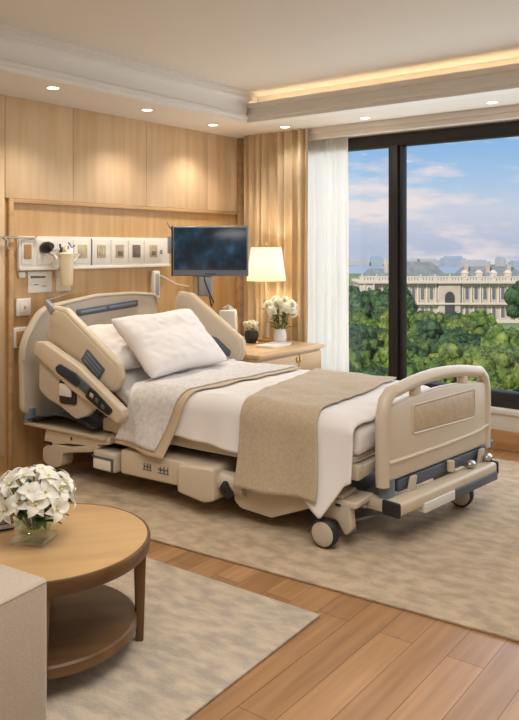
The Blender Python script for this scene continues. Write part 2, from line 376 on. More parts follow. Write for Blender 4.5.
# downlights
dl = [(-3.975, 3.015), (-4.051, 3.921), (-4.106, 4.735), (-3.687, 5.185), (-2.928, 5.211), (-1.9, 5.2), (-.9, 5.2), (-4.0, 2.1), (-4.0, 1.1)]
dlab = ['recessed ceiling downlight farthest left above the bed wall', 'recessed ceiling downlight middle of the three above the bed wall', 'recessed ceiling downlight above the monitor near the curtain',
        'recessed ceiling downlight in front of the gathered beige curtain', 'recessed ceiling downlight above the left window pane', 'recessed ceiling downlight above the right window pane', 'recessed ceiling downlight at the right end of the window', 'recessed ceiling downlight over the wall left of the bed', 'recessed ceiling downlight over the seating corner']
for (x, y), lb in zip(dl, dlab):
    t = thing('downlight', lb, 'ceiling light', (x, y, ZS), 0, 'recessed downlights')
    b = nb(); lathe(b, [(.036, -.001), (.05, -.004), (.052, 0), (.052, .002)], 28); obj('trim_ring', b, M['mold'], t)
    b = nb(); lathe(b, [(0, -.0015), (.037, -.0015), (.037, .001)], 28); obj('lamp_disc', b, M['disc'], t)
    p = 36 if x < -3.9 else 9
    l = light('downlight_beam', 'SPOT', (0, 0, -.02), p, WARM if x < -3.9 else SOFT, (0, 0, 0), spot_size=R(118), spot_blend=.9, shadow_soft_size=.04); l.parent = t
# rugs
def rug(name, x0, x1, y0, y1, rz, pivot, m, label, t=.012):
    q = nb(); box(q, x0, x1, y0, y1, .0005, t, .004, 2)
    o = obj(name, q, m); o.location = (*pivot, 0); o.rotation_euler = (0, 0, R(rz)); return tag(o, label, 'rug')
rug('area_rug', -1.32, 3.6, 0, 2.43, 4.6, (-2.78, 2.705), M['rug'], 'large mottled beige rug under the hospital bed')
rug('area_rug', -2.6, 0, -2.4, 0, 2.0, (-1.648, 2.563), M['rug2'], 'grey-beige mottled rug under the round coffee table')
# ------------------------------------------------------------------ curtains
def pleat(name, x0, x1, n, amp, yc, m, z0, z1, label, seed, top=.5):
    q = nb(); rnd = random.Random(seed); ph = [rnd.uniform(-.8, .8) for _ in range(n+2)]
    def f(i, j):
        s = i*n; k = int(s); w = ph[k]*(1-(s-k)) + ph[k+1]*(s-k)
        z = z0 + (z1-z0)*j; a = amp*(.75 + .5*noise.noise((s*.9, seed, 0))) * (1 - .25*j)
        return Vector((x0 + (x1-x0)*i + .012*math.sin(s*4.1+w) + .03*(1-j)*noise.noise((s*.5, seed, 1)), yc + a*math.sin(2*math.pi*s + w) + .012*noise.noise((s*2, z*1.5, seed)), z))
    grid(q, f, n*14, 24); o = obj(name, q, m, sharp=180); return tag(o, label, 'curtain')
pleat('curtain', -4.26, -3.55, 9, .052, 5.365, M['curtain'], .02, 2.528, 'gathered beige floor length curtain beside the window', 3)
pleat('sheer_curtain', -3.74, -3.23, 7, .016, 5.466, M['sheer'], .02, 2.50, 'white translucent sheer curtain between beige curtain and window', 8)
# ------------------------------------------------------------------ HOSPITAL BED (local u = towards the foot, v = towards the window)
BED = thing('hospital_bed', 'beige electric hospital bed with raised back and side rails on the large rug', 'bed', (-4.27, 3.63, .012), 3.0)
Z0 = -.012
# headboard (in plane u=0)
hb = rpoly([(-.655, .40), (-.665, .86), (-.50, 1.09), (0, 1.15), (.36, 1.15), (.655, 1.125), (.66, .40), (.5, .34), (-.48, .33)], [.05, .3, .22, .6, .6, .07, .05, .04, .05], 10)
b = nb(); prism(b, hb, -.05, .0, YZ, .014, 3)
rim = [(v, z) for v, z in hb if z > .5]
tube(b, [(.002, v*.985, z-.012) for v, z in rim], .014, 8)
HB = obj('headboard', fixn(b), M['bed2'], BED)
b = nb(); prism(b, rpoly([(-.20, 1.0), (-.20, 1.05), (.42, 1.085), (.42, 1.035)], .014, 4), -.002, .012, YZ, .004); o = obj('grip_slot', fixn(b), M['slate'], HB); o['label'] = 'slate blue grip slot'
b = nb(); prism(b, rpoly([(-.17, 1.018), (-.17, 1.038), (.08, 1.052), (.08, 1.032)], .008, 4), .008, .016, YZ, .003); prism(b, rpoly([(.11, 1.034), (.11, 1.054), (.39, 1.07), (.39, 1.05)], .008, 4), .008, .016, YZ, .003); obj('grip_insert', fixn(b), M['bluegrey'], HB)
for v in (-.585, .56):
    b = nb(); tube(b, [(-.025, v, .325), (-.025, v, .42)], .04, 16); o = obj('headboard_post', b, M['bluegrey'], BED); o['label'] = 'blue-grey headboard post'
# near upper side rail and its far mirror
def rail_outline():
    return rpoly([(.185, 1.06), (.215, 1.115), (.345, 1.10), (.82, .785), (.84, .70), (.795, .61), (.70, .605), (.16, .88)], [.03, .04, .05, .05, .06, .06, .08, .04], 8)
def head_rail(v0, v1, nm, vent):
    sh = T(.09, 0, .045) if v0 > 0 else T(0, 0, 0)
    q = nb(); prism(q, rail_outline(), v0, v1, sh @ XZ, .02, 4); o = obj(nm, fixn(q), M['bed'], BED)
    s = -1 if v0 < 0 else 1
    vo = min(v0, v1) if s < 0 else min(v0, v1)
    q = nb()
    inner = rpoly([(.21, 1.04), (.24, 1.085), (.335, 1.07), (.79, .77), (.81, .70), (.775, .635), (.71, .635), (.195, .90)], [.03, .03, .04, .04, .05, .05, .06, .03], 8)
    prism(q, inner, vo-.004, vo+.006, sh @ XZ, .004, 2); obj('rail_panel', fixn(q), M['bed'] if s < 0 else M['bed2'], o)
    return o, vo
A1, vo = head_rail(-.60, -.545, 'side_rail', True)
A1['label'] = 'near upper side rail with slate vent'
b = nb(); ca = Vector((.605, .765)); dv = Vector((.80, -.60)).normalized(); nv = Vector((.60, .80))
hl, hw = .098, .046
prism(b, rpoly([ca-dv*hl-nv*hw, ca-dv*hl+nv*hw, ca+dv*hl+nv*hw, ca+dv*hl-nv*hw], .012, 4), vo-.010, vo, XZ, .003); VENT = obj('vent_panel', fixn(b), M['slate'], A1)
b = nb()
for k in (-1, 0, 1):
    c0 = ca + nv*(k*.025); prism(b, rpoly([c0-dv*(hl-.018)-nv*.006, c0-dv*(hl-.018)+nv*.006, c0+dv*(hl-.018)+nv*.006, c0+dv*(hl-.018)-nv*.006], .004, 3), vo-.014, vo-.006, XZ, .002)
obj('vent_slats', fixn(b), M['bluegrey'], VENT)
A2, vo2 = head_rail(.545, .60, 'side_rail', False); A2['label'] = 'far upper side rail behind the pillows'
b = nb(); prism(b, rpoly([(.56, .80), (.63, .79), (.76, .70), (.75, .655), (.66, .66), (.57, .73)], .02, 4), vo2-.008, vo2+.002, T(.06, 0, .035) @ XZ, .003); obj('rail_opening', fixn(b), M['slate'], A2)
# near lower side rail with control strip
b = nb(); prism(b, rpoly([(.155, .80), (.15, .57), (.24, .515), (.35, .485), (.50, .42), (.60, .45), (.70, .54), (.56, .62), (.30, .76)], [.03, .05, .05, .05, .06, .06, .06, .05, .05], 8), -.655, -.612, XZ, .012, 3)
B1 = obj('side_rail', fixn(b), M['bed2'], BED); B1['label'] = 'near lower side rail with dark control strip'
b = nb(); prism(b, rpoly([(.135, .85), (.160, .885), (.23, .888), (.55, .762), (.93, .535), (.94, .495), (.895, .448), (.82, .475), (.50, .60), (.14, .80)], [.015, .02, .03, .1, .03, .03, .03, .05, .1, .015], 6), -.685, -.625, XZ, .014, 3)
obj('rail_bar', fixn(b), M['bed'], B1)
b = nb(); prism(b, rpoly([(.355, .735), (.395, .762), (.545, .715), (.60, .665), (.555, .63), (.375, .705)], .02, 5), -.697, -.680, XZ, .006); CS = obj('control_strip', fixn(b), M['navy'], B1)
b = nb(); prism(b, rpoly([(.55, .715), (.675, .645), (.63, .597), (.555, .637)], .01, 4), -.694, -.680, XZ, .004); obj('control_pad', fixn(b), M['slate'], B1)
b = nb(); prism(b, rpoly([(.675, .645), (.72, .62), (.862, .525), (.83, .492), (.76, .515), (.625, .585)], .015, 4), -.697, -.680, XZ, .005); obj('control_pad', fixn(b), M['black'], B1)
for c in ((.69, .598), (.735, .572), (.785, .54)):
    b = nb(); prism(b, rpoly([(c[0]-.016, c[1]-.004), (c[0]-.008, c[1]+.018), (c[0]+.018, c[1]+.004), (c[0]+.010, c[1]-.018)], .004, 3), -.702, -.694, XZ, .002); obj('control_button', fixn(b), M['bedmetal'] if c[0] < .70 else M['slate'], B1)
b = nb(); prism(b, rpoly([(.36, .52), (.36, .665), (.46, .625), (.515, .60), (.515, .51), (.38, .505)], .02, 4), -.664, -.652, XZ, .004); LT = obj('latch_recess', fixn(b), M['dark'], B1)
b = nb(); box(b, .365, .475, -.672, -.655, .555, .635, .01); obj('latch_plate', b, M['white'], LT)
# small hook on the near rail top
b = nb(); prism(b, rpoly([(.13, 1.13), (.15, 1.15), (.25, 1.085), (.25, 1.04), (.20, 1.05)], .008, 3), -.60, -.57, XZ, .004); tube(b, [(.14, -.585, 1.14), (.16, -.52, 1.155), (.18, -.38, 1.20)], [.006, .004, .002], 8); obj('rail_hook', fixn(b), M['grey'], BED)
# mattress platform, frames
b = nb(); box(b, .70, 2.40, -.535, -.475, .335, .41, .012); box(b, .70, 2.40, .50, .56, .335, .41, .012); box(b, .74, .80, -.51, .51, .34, .40, .006); box(b, 2.34, 2.40, -.51, .51, .34, .40, .006); obj('side_frame', b, M['bedmetal'], BED)
b = nb(); box(b, .80, 2.36, -.50, .50, .41, .440, .006); obj('mattress_platform', b, M['bed2'], BED)
b = nb(); prism(b, rpoly([(.76, .36), (.79, .41), (.22, .835), (.18, .80)], .008, 3), -.48, .48, XZ, .004); obj('back_platform', fixn(b), M['bed2'], BED)
b = nb(); box(b, .62, .92, -.545, -.48, .345, .425, .015, 3); obj('frame_bracket', b, M['bed'], BED)
# head end base
b = nb(); box(b, -.05, .72, -.62, .58, .305, .33, .01); obj('base_tray', b, M['bedmetal'], BED)
b = nb()
def flap(i, j):
    u = .0 + .62*i; v = -.625 + .42*j; return Vector((u, v, .345 + .05*math.sin(i*math.pi)*(1-j*.6) + .015*noise.noise((u*6, v*6, 1)) + .03*i))
grid(b, flap, 20, 12); o = obj('dust_cover', b, M['navy'], BED, solid=.008); o['label'] = 'dark navy fabric dust cover'
b = nb(); prism(b, rpoly([(.135, .205), (.155, .315), (.74, .325), (.74, .285), (.55, .25), (.36, .235), (.20, .205)], [.02, .02, .01, .01, .05, .05, .02], 6), -.60, -.46, XZ, .012, 3); obj('base_housing', fixn(b), M['bed'], BED)
b = nb(); box(b, .40, .41, -.606, -.598, .265, .285, .001); obj('housing_slot', b, M['dark'], BED)
b = nb(); box(b, .14, .22, -.605, -.595, .205, .225, .003); obj('housing_gap', b, M['dark'], BED)
b = nb(); prism(b, rpoly([(.21, .055), (.125, .09), (.125, .175), (.20, .215), (.40, .22), (.62, .27), (.66, .255), (.58, .215), (.40, .185), (.315, .165), (.305, .08)], [.05, .04, .04, .06, .1, .02, .01, .05, .06, .03, .05], 6), -.60, -.50, XZ, .02, 3); obj('caster_guard', fixn(b), M['bed2'], BED)
# casters
def caster(u, v, r, guard=True, wid=.05):
    c = nb(); lathe(c, [(0, -wid/2), (r*.80, -wid/2), (r*.9, -wid/2+.003), (r, -wid*.28), (r, wid*.28), (r*.9, wid/2-.003), (r*.8, wid/2), (0, wid/2)], 40, T(u, v, r) @ RX(90)); w = obj('caster', c, M['dark'], BED, 50)
    for s in (-1, 1):
        c = nb(); lathe(c, [(0, .010), (r*.5, .008), (r*.78, .004), (r*.84, 0), (0, 0)], 40, T(u, v + s*wid/2, r) @ RX(90 if s < 0 else -90)); obj('wheel_cover', c, M['bed2'], w, 50)
    return w
caster(2.245, -.60, .072)
caster(2.60, .36, .074); caster(.26, .50, .07)
b = nb(); prism(b, rpoly([(2.21, .13), (2.19, .205), (2.36, .225), (2.375, .10), (2.34, .06), (2.315, .09), (2.29, .13)], .02, 5), -.56, -.505, XZ, .012, 3); obj('caster_fork', fixn(b), M['bed2'], BED)
b = nb(); prism(b, rpoly([(2.46, .13), (2.46, .215), (2.63, .215), (2.65, .10), (2.62, .15)], .02, 5), .295, .32, XZ, .008, 3); obj('caster_fork', fixn(b), M['bed2'], BED)
# fluid box with a dark lid strap
b = nb(); box(b, .62, .815, -.625, -.50, .125, .245, .018, 3); CB = obj('storage_box', b, M['bed2'], BED)
b = nb(); box(b, .615, .80, -.628, -.50, .200, .212, .002); box(b, .782, .80, -.629, -.50, .13, .212, .003); obj('box_strap', b, M['slate'], CB)
b = nb(); box(b, .63, .775, -.630, -.60, .135, .192, .006); obj('box_front', b, M['ivory'], CB)
# actuator housing with markings
b = nb(); prism(b, rpoly([(.83, .125), (.83, .275), (1.56, .275), (1.56, .165), (1.30, .13)], [.03, .03, .03, .02, .03], 5), -.60, -.36, XZ, .016, 3); AC = obj('actuator_housing', fixn(b), M['bed'], BED)
b = nb(); prism(b, rpoly([(1.31, .110), (1.31, .268), (1.57, .285), (1.575, .105), (1.50, .085)], [.02, .03, .03, .04, .03], 5), -.635, -.36, XZ, .016, 3); obj('actuator_cover', fixn(b), M['bed'], AC)
for us in (((1.03, .006, .036), (1.044, .014, .006), (1.058, .006, .036), (1.07, .014, .006), (1.08, .006, .036)), ((1.15, .022, .006), (1.158, .006, .03), (1.172, .016, .006), (1.186, .006, .036), (1.20, .016, .006), (1.214, .006, .036))):
    b = nb()
    for u, w_, h_ in us: box(b, u-w_/2, u+w_/2, -.603, -.598, .205-h_/2, .205+h_/2, 0)
    box(b, us[0][0]-.012, us[-1][0]+.008, -.603, -.598, .182, .186, 0); obj('printed_marking', b, M['slate'], AC)
b = nb(); tube(b, [(1.56, -.55, .20), (1.74, -.55, .20)], .058, 24); AM = obj('actuator_motor', b, M['bed2'], BED)
b = nb(); tube(b, [(1.60, -.606, .185), (1.60, -.60, .185)], .0, 8) if False else lathe(b, [(0, .014), (.03, .014), (.044, .008), (.05, 0), (0, 0)], 28, T(1.635, -.597, .178) @ RX(90)); lathe(b, [(.012, .02), (.02, .02), (.022, .012), (.01, .012)], 20, T(1.635, -.597, .178) @ RX(90)); obj('motor_cap', b, M['dark'], AM)
b = nb(); tube(b, [(1.70, -.55, .16), (1.72, -.53, .24), (1.74, -.53, .30)], .025, 10); obj('motor_arm', b, M['bed2'], AM)
# foot end base housing
b = nb(); prism(b, rpoly([(1.655, .11), (1.66, .215), (1.80, .235), (2.40, .235), (2.40, .205), (2.21, .19), (1.90, .062), (1.70, .075)], [.03, .03, .02, .01, .01, .02, .03, .03], 6), -.56, -.36, XZ, .014, 3); FH = obj('base_housing', fixn(b), M['bed'], BED)
b = nb(); box(b, 1.86, 2.32, -.55, -.40, .235, .262, .008); obj('housing_lid', b, M['bed2'], FH)
for x0, x1 in ((2.285, 2.315), (2.24, 2.252)):
    b = nb(); box(b, x0, x1, -.567, -.555, .206, .216, .001); obj('housing_slot', b, M['dark'], FH)
b = nb(); box(b, .20, 2.3, -.40, .40, .12, .20, .01); box(b, .4, .9, -.3, .3, .2, .34, .01); box(b, 1.5, 2.0, -.3, .3, .2, .34, .01); obj('undercarriage', b, M['slate'], BED)
b = nb(); tube(b, [(2.32, -.44, .10), (2.46, -.28, .13)], .008, 8); tube(b, [(2.34, -.5, .20), (2.36, -.5, .075), (2.33, -.52, .075)], .010, 8); tube(b, [(2.3, -.5, .2), (2.42, -.48, .2)], .008, 8); obj('brake_rod', b, M['bluegrey'], BED)
# footboard, its own plane
FM = T(2.471 + .05*math.sin(R(10)), -.477 + .05*math.cos(R(10)), 0) @ RZ(-10)
FP = FM @ YZ
L = 1.115; L2 = L/2
def arch(w): return .815 - .07*((w-L2)/L2)**2
b = nb()
top = [(w, .675 + .045*(1-((w-L2)/L2)**2)) for w in [L - .07 - (L-.14)*k/24 for k in range(25)]]
prism(b, [(.0, .34), (.015, .315), (.05, .305), (L-.05, .305), (L-.015, .315), (L, .34), (L, .64)] + top + [(0.0, .64)], -.045, .0, FP, .014, 3)
FB = obj('footboard', fixn(b), M['bed'], BED)
path = [(.028, .31), (.024, .45), (.024, .60), (.030, .68), (.050, .735), (.095, .772)]
path += [(w, arch(w)) for w in [.16 + (L-.32)*k/20 for k in range(21)]]
path += [(L-.095, .772), (L-.050, .735), (L-.030, .68), (L-.024, .60), (L-.024, .45), (L-.028, .31)]
b = nb(); tube(b, [FM @ Vector((-.022, w, z-.022)) for w, z in path], .034, 16, ry=.036, up=(FM.to_3x3() @ Vector((1, 0, 0)))); obj('grip_rail', b, M['bed'], FB, 60)
for w in (.325, .825):
    b = nb(); box(b, -.042, -.004, w-.038, w+.038, .68, .79, .014, 3, FM); obj('rail_post', b, M['bed'], FB)
b = nb(); prism(b, rpoly([(.275, .522), (.275, .655), (.915, .655), (.915, .505)], [.02, .02, .02, .02], 5), -.002, .004, FP, .003); IN = obj('inset_panel', fixn(b), M['inset'], FB); IN['label'] = 'tan inset panel'
b = nb()
fr = rpoly([(.268, .514), (.268, .663), (.922, .663), (.922, .497)], .02, 5); tube(b, [FP @ Vector((p[0], p[1], .001)) for p in fr] + [FP @ Vector((fr[0][0], fr[0][1], .001))], .006, 6); obj('inset_rim', b, M['bed'], FB)
b = nb(); tube(b, [FP @ Vector((w, z, .002)) for w, z in ((.045, .405), (.2, .402), (.55, .40), (.90, .405), (.99, .412), (L-.035, .428))], .010, 8); obj('ledge', b, M['bed'], FB)
for w in (.07, 1.02):
    b = nb(); tube(b, [FM @ Vector((-.025, w, .20)), FM @ Vector((-.025, w, .315))], .04, 16); o = obj('footboard_post', b, M['bluegrey'], BED); o['label'] = 'blue-grey footboard post'
b = nb(); box(b, -.02, .012, L+.0, L+.028, .265, .325, .012, 3, FM); obj('bumper_tab', b, M['bluegrey'], BED)
# foot bumper bar and under-footboard bits
b = nb(); box(b, .0, .10, .0, L-.10, .165, .232, .018, 3, FM); BB = obj('bumper_bar', b, M['bed'], BED)
for y0, y1 in ((-.008, .010), (L-.106, L-.086)):
    b = nb(); box(b, -.003, .103, y0, y1, .161, .236, .009, 3, FM); obj('end_cap', b, M['dark'], BB)
b = nb(); box(b, .02, .112, .52, L-.12, .138, .185, .006, 2, FM); obj('bar_panel', b, M['slate'], BB)
b = nb(); box(b, .04, .107, .22, .52, .135, .185, .004, 2, FM); obj('bar_label', b, M['white'], BB)
b = nb(); box(b, -.26, .03, .0, .07, .165, .225, .012, 2, FM); obj('bar_mount', b, M['bedmetal'], BED); b = nb(); box(b, -.2, .03, L-.14, L-.06, .17, .225, .012, 2, FM); obj('bar_mount', b, M['bedmetal'], BED)
b = nb(); box(b, -.12, .0, .14, L-.1, .235, .30, .01, 2, FM); obj('foot_crossbeam', b, M['slate'], BED)
for w in (.22, .95):
    b = nb(); prism(b, rpoly([(w, .305), (w+.05, .305), (w+.03, .23), (w-.03, .23)], .006, 3), .012, .03, FP, .004); obj('footboard_bracket', fixn(b), M['bed2'], BED)
b = nb(); tube(b, [FM @ Vector((.02, .62, .25)), FM @ Vector((.02, .62, .305))], .022, 12); obj('locating_pin', b, M['bed'], BED)
for w in (.80, 1.00):
    b = nb(); ball(b, FM @ Vector((.045, w, .255)), .030, 2, (1, 1.3, .8)); obj('bumper_roller', b, M['steel'], BED)
# ------------------------------------------------------------------ bedding (own things, placed in the bed's frame)
def on_bed(o): o.location = (-4.27, 3.63, .012); o.rotation_euler = (0, 0, R(3.0)); return o
MT = rpoly([(.87, .445), (2.385, .445), (2.395, .588), (.80, .588), (.30, .975), (.21, .885)], [.04, .04, .05, .12, .05, .04], 6)
b = nb(); prism(b, MT, -.50, .50, XZ, .03, 4); o = on_bed(obj('mattress', fixn(b), M['sheet'])); tag(o, 'white sheeted mattress bent up at the head of the bed', 'mattress')
VE, TOPZ, RC = .56, .622, .055      # near edge, top, corner radius
def drape(u, t, off, ln):
    """t < 0 across the top, > 0 down the near side; every layer shares the same wrinkles, so layers stay apart"""
    r = RC + off; arc = r*math.pi/2
    crown = .018*math.sin(max(0, min(1, (u-.8)/1.6))*math.pi)
    # wrinkles are looked up by place, not by layer
    tn = t if t <= 0 else (t/r*RC if t < arc else t - arc + RC*math.pi/2)
    n1 = noise.noise((u*3.2, tn*3.2, 2)); n2 = noise.noise((u*9, tn*7, 7)); n3 = noise.noise((u*4+tn*5, u*1.5-tn*2, 11)); n4 = noise.noise((u*2.6+tn*6, tn*2.2-u*5, 23))
    wr = .012 + .010*n1 + .005*n2 + .011*abs(n3) - .009*abs(n4)
    foot = max(0, u-2.31); head = max(0, .91-u)
    if t <= 0:
        fall = max(0, -t - 1.1)
        return Vector((u, -VE + RC - t - fall*.7, TOPZ + off + crown + wr - fall - foot*foot*6 + head*.5))
    if t < arc:
        a = t/r; k = 1 - a/(math.pi/2); return Vector((u, -VE + RC - r*math.sin(a), TOPZ - RC + crown*k + r*math.cos(a) + (wr - foot*foot*6 + head*.5)*k))
    d = t - arc; q = d/.36; qq = min(q, 1)
    fold = .015*math.sin(u*22 + 2.2*noise.noise((u*2, 0, 2)))*qq + .010*n1*qq + .003*n2*qq
    return Vector((u + .010*n3*qq, -VE - off - .040*q*q + fold - .016*q, TOPZ - RC - d))
def lerp(tab, x):
    for (a, p), (c, q) in zip(tab, tab[1:]):
        if x <= c: return p + (q-p)*max(0, (x-a))/(c-a)
    return tab[-1][1]
def cloth(name, ua, ub, lnf, off, m, nu=60, nt_=80, far=-1.05, solid=.006, parent=None):
    """ua / ub: tables t -> u of the head-side and foot-side edge"""
    q = nb()
    def f(i, j):
        ln = lnf(i); arc = (RC+off)*math.pi/2; t = far + (ln + arc - far)*j
        a, c = lerp(ua, t), lerp(ub, t); return drape(a + (c-a)*i, t, off, ln)
    grid(q, f, nu, nt_); o = obj(name, q, m, parent, sharp=180, solid=solid)
    return o if parent else on_bed(o)
dv_l = lambda i: lerp([(0, .14), (.15, .15), (.4, .17), (.76, .22), (.83, .35), (.905, .415), (.945, .32), (.975, .25), (1, .23)], i)
o = cloth('duvet', [(-1.1, .84), (.4, .88)], [(-1.1, 2.385), (.4, 2.385)], dv_l, .006, M['sheet'], 120, 90, -1.0); tag(o, 'white cotton duvet spread over the hospital bed mattress', 'duvet')
o = cloth('folded_blanket', [(-1.06, .87), (0, .955), (.4, .80)], [(-1.06, 1.46), (0, 1.36), (.4, 1.20)], lambda i: .255 + .04*i, .022, M['lining'], 44, 80, -.99); tag(o, 'folded white and beige blanket laid across the bed below the pillows', 'blanket')
o2 = cloth('blanket_face', [(-1.06, .87), (0, .955), (.4, .80)], [(-1.06, 1.42), (0, 1.31), (.4, 1.14)], lambda i: .230 + .025*i, .031, M['coverlet'], 44, 80, -.99, parent=o); o2['label'] = 'white patterned face'
o = cloth('throw_blanket', [(-1.06, 1.55), (0, 1.72), (.4, 1.71)], [(-1.06, 2.14), (0, 2.18), (.4, 2.22)], lambda i: .355 - .015*i, .024, M['throw'], 56, 80, -1.0); tag(o, 'beige woven throw laid across the foot of the bed', 'throw')
# pillows
def pillow(name, w, h, d, seed, mtx, label):
    q = nb(); t = nb()
    for s in (1, -1):
        def f(i, j, s=s):
            x, y = i*2-1, j*2-1
            ex = 1 - .09*(1-abs(y)**1.3)*abs(x)**3*.9; ey = 1 - .10*(1-abs(x)**1.3)*abs(y)**3*.9
            pr = max(0, (1-x**4)*(1-y**4))**.48
            edge = pr**.6
            z = s*(d/2*pr + edge*(.014*noise.noise((x*2.2, y*2.2, seed+s)) + .012*abs(noise.noise((x*4+y*2.5, y*3-x, seed+s*3))) - .012*abs(noise.noise((x*2-y*4, y*3+x*3, seed+9)))))
            return Vector((x*w/2*ex, y*h/2*ey, z))
        grid(t, f, 44, 34)
    bmesh.ops.remove_doubles(t, verts=t.verts, dist=1e-4); bmesh.ops.recalc_face_normals(t, faces=t.faces); merge(q, t, mtx)
    o = on_bed(obj(name, q, M['pillow'], sharp=180)); return tag(o, label, 'pillow', 'pillows on the hospital bed')
# pillow local x across the bed, y up the raised back
def pm(u, v, z, tilt, yaw=0, roll=0):
    return T(u, v, z) @ RY(tilt) @ RZ(90+yaw) @ RX(roll)
pillow('pillow', .58, .42, .10, 1, pm(.575, -.24, .852, 37, 0), 'white pillow at the back, partly covered by the front pillow')
pillow('pillow', .79, .49, .16, 5, pm(.795, -.085, .872, 45, 1), 'white pillow in front, leaning on the other pillow')
# ------------------------------------------------------------------ head wall equipment
WX = XW + .001
PANEL = thing('medical_rail_panel', 'white horizontal medical service panel on the wood wall above the headboard', 'wall panel', (WX, 3.06, 1.45))
def wl(bm, y0, y1, z0, z1, x0, x1, bev=.003): return box(bm, x0, x1, y0-3.06, y1-3.06, z0-1.45, z1-1.45, bev)
b = nb(); wl(b, 3.057, 4.52, 1.345, 1.582, 0, .034, .006); obj('back_plate', b, M['white'], PANEL)
b = nb(); wl(b, 3.057, 4.52, 1.345, 1.368, .034, .046, .003); obj('lower_lip', b, M['ivory'], PANEL)
plates = [(3.075, 3.165, 'socketbrown'), (3.20, 3.335, None), (3.515, 3.675, 'socket'), (3.69, 3.86, 'socket'), (3.875, 4.045, 'socket2'), (4.055, 4.215, 'dark2'), (4.225, 4.42, 'socket')]
M['socket2'] = mat('socket_grey', lin(180, 168, 148), .5); M['dark2'] = mat('socket_dark', lin(120, 108, 96), .5)
for i, (y0, y1, k) in enumerate(plates):
    b = nb(); wl(b, y0, y1, 1.385, 1.562, .034, .042, .006); pl = obj('outlet_plate', b, M['ivory'], PANEL)
    if k:
        b = nb(); c = (y0+y1)/2; hw = .042 if i else .03; wl(b, c-hw, c+hw, 1.425, 1.525, .042, .047, .004); obj('outlet_insert', b, M[k], pl)
        if i > 2:
            b = nb(); wl(b, c-.022, c+.022, 1.44, 1.475, .047, .056, .004); obj('outlet_socket', b, M['dark2'] if i != 3 else M['socket'], pl)
b = nb(); wl(b, 4.40, 4.415, 1.45, 1.485, .042, .06, .004); obj('panel_button', b, M['grey'], PANEL)
b = nb(); wl(b, 3.682, 3.686, 1.37, 1.57, .034, .046, .001); obj('panel_divider', b, M['grey'], PANEL)
b = nb(); lathe(b, [(0, .10), (.022, .10), (.036, .075), (.042, .03), (.030, 0), (0, 0)], 24, T(.04, .185, .045) @ RX(-12) @ RY(78)); o = obj('regulator_knob', b, M['black'], PANEL)
b = nb(); tube(b, [(.05, .19, .03), (.10, .235, .0), (.11, .25, -.03)], .012, 10); tube(b, [(.05, .2, .02), (.12, .27, .045)], .008, 8); obj('regulator_nozzle', b, M['ivory'], PANEL)
# gauges and tubing between knob and sockets
t = thing('suction_regulator', 'clear and chrome suction regulator with dark gauge on the white service panel', 'regulator', (WX+.035, 3.43, 1.47))
b = nb(); box(b, 0, .05, -.045, .06, -.03, .04, .012, 3); obj('body', b, M['steel'], t)
b = nb(); lathe(b, [(0, .02), (.024, .02), (.027, .012), (.027, 0), (0, 0)], 24, T(.045, -.012, .03) @ RY(90)); obj('gauge', b, M['ivory'], t)
b = nb(); box(b, .064, .069, -.015, -.009, .022, .045, 0); obj('gauge_needle', b, M['ink'], t)
b = nb(); tube(b, [(.03, -.055, .06), (.03, -.05, -.005)], .006, 8); obj('lever', b, M['ink'], t)
b = nb(); tube(b, [(.03, .02, .07), (.035, .045, .03), (.04, .07, .05)], .005, 8); obj('clamp', b, M['ink'], t)
b = nb(); tube(b, [(.03, .05, .0), (.06, .09, -.02), (.05, .06, -.06), (.05, .02, -.07)], .008, 8); obj('hose', b, M['ivory'], t)
t = thing('cup_dispenser', 'cream tapered canister with wide lid hanging below the white service panel', 'canister', (WX+.112, 3.395, 1.235))
b = nb(); lathe(b, [(0, 0), (.040, 0), (.043, .01), (.050, .21), (0, .21)], 28); obj('canister', b, M['cream'], t)
b = nb(); lathe(b, [(0, .208), (.052, .208), (.054, .225), (.042, .232), (0, .236)], 28); obj('lid', b, M['cream'], t)
b = nb(); box(b, -.112, -.03, -.02, .02, .05, .095, .006); obj('wall_bracket', b, M['ivory'], t)
def card(name, y0, y1, z0, z1, lb, cat, dx=.004, m='paper', tilt=0):
    t = thing(name, lb, cat, (WX+.0005, (y0+y1)/2, (z0+z1)/2)); w, h = (y1-y0)/2, (z1-z0)/2
    b = nb(); box(b, 0, dx, -w, w, -h, h, .001); obj('sheet', b, M[m], t); return t, w, h, dx
t, w, h, dx = card('paper_notice', 3.150, 3.350, 1.185, 1.335, 'white printed notice card on the wood wall under the service panel', 'notice')
b = nb()
rn = random.Random(4); y = -w+.022
for k in range(10):
    ww = rn.uniform(.007, .013); box(b, dx, dx+.001, y, y+ww, h-.045, h-.030 - (.004 if k > 5 else 0), 0); y += ww + .003
box(b, dx, dx+.0006, -w+.02, y, h-.047, h-.0455, 0); obj('heading', b, M['ink'], t)
for r_, a0, a1 in ((-.018, -.05, -.012), (-.03, .012, .05)): b = nb(); box(b, dx, dx+.001, a0, a1, r_-.002, r_+.002, 0); obj('line', b, M['ink'], t)
card('paper_card', 3.385, 3.520, 1.185, 1.325, 'blank cream card on the wall behind the canister', 'card', .003, 'cream')
t = thing('wall_switch', 'white square wall switch on the wood wall left of the headboard', 'switch', (WX, 3.105, 1.092))
b = nb(); box(b, 0, .022, -.058, .058, -.06, .06, .006, 3); obj('switch_plate', b, M['white'], t)
b = nb(); box(b, .022, .028, -.032, .032, -.036, .032, .004); obj('switch_rocker', b, M['ivory'], t)
b = nb(); box(b, .028, .031, -.005, .010, -.012, .008, .001); obj('indicator', b, mat('indicator_orange', lin(220, 150, 100), .5), t)
t = thing('wall_socket', 'white wall socket with brown cover low beside the headboard', 'socket', (WX, 3.085, .885))
b = nb(); box(b, 0, .02, -.066, .066, -.07, .07, .006, 3); obj('socket_plate', b, M['white'], t)
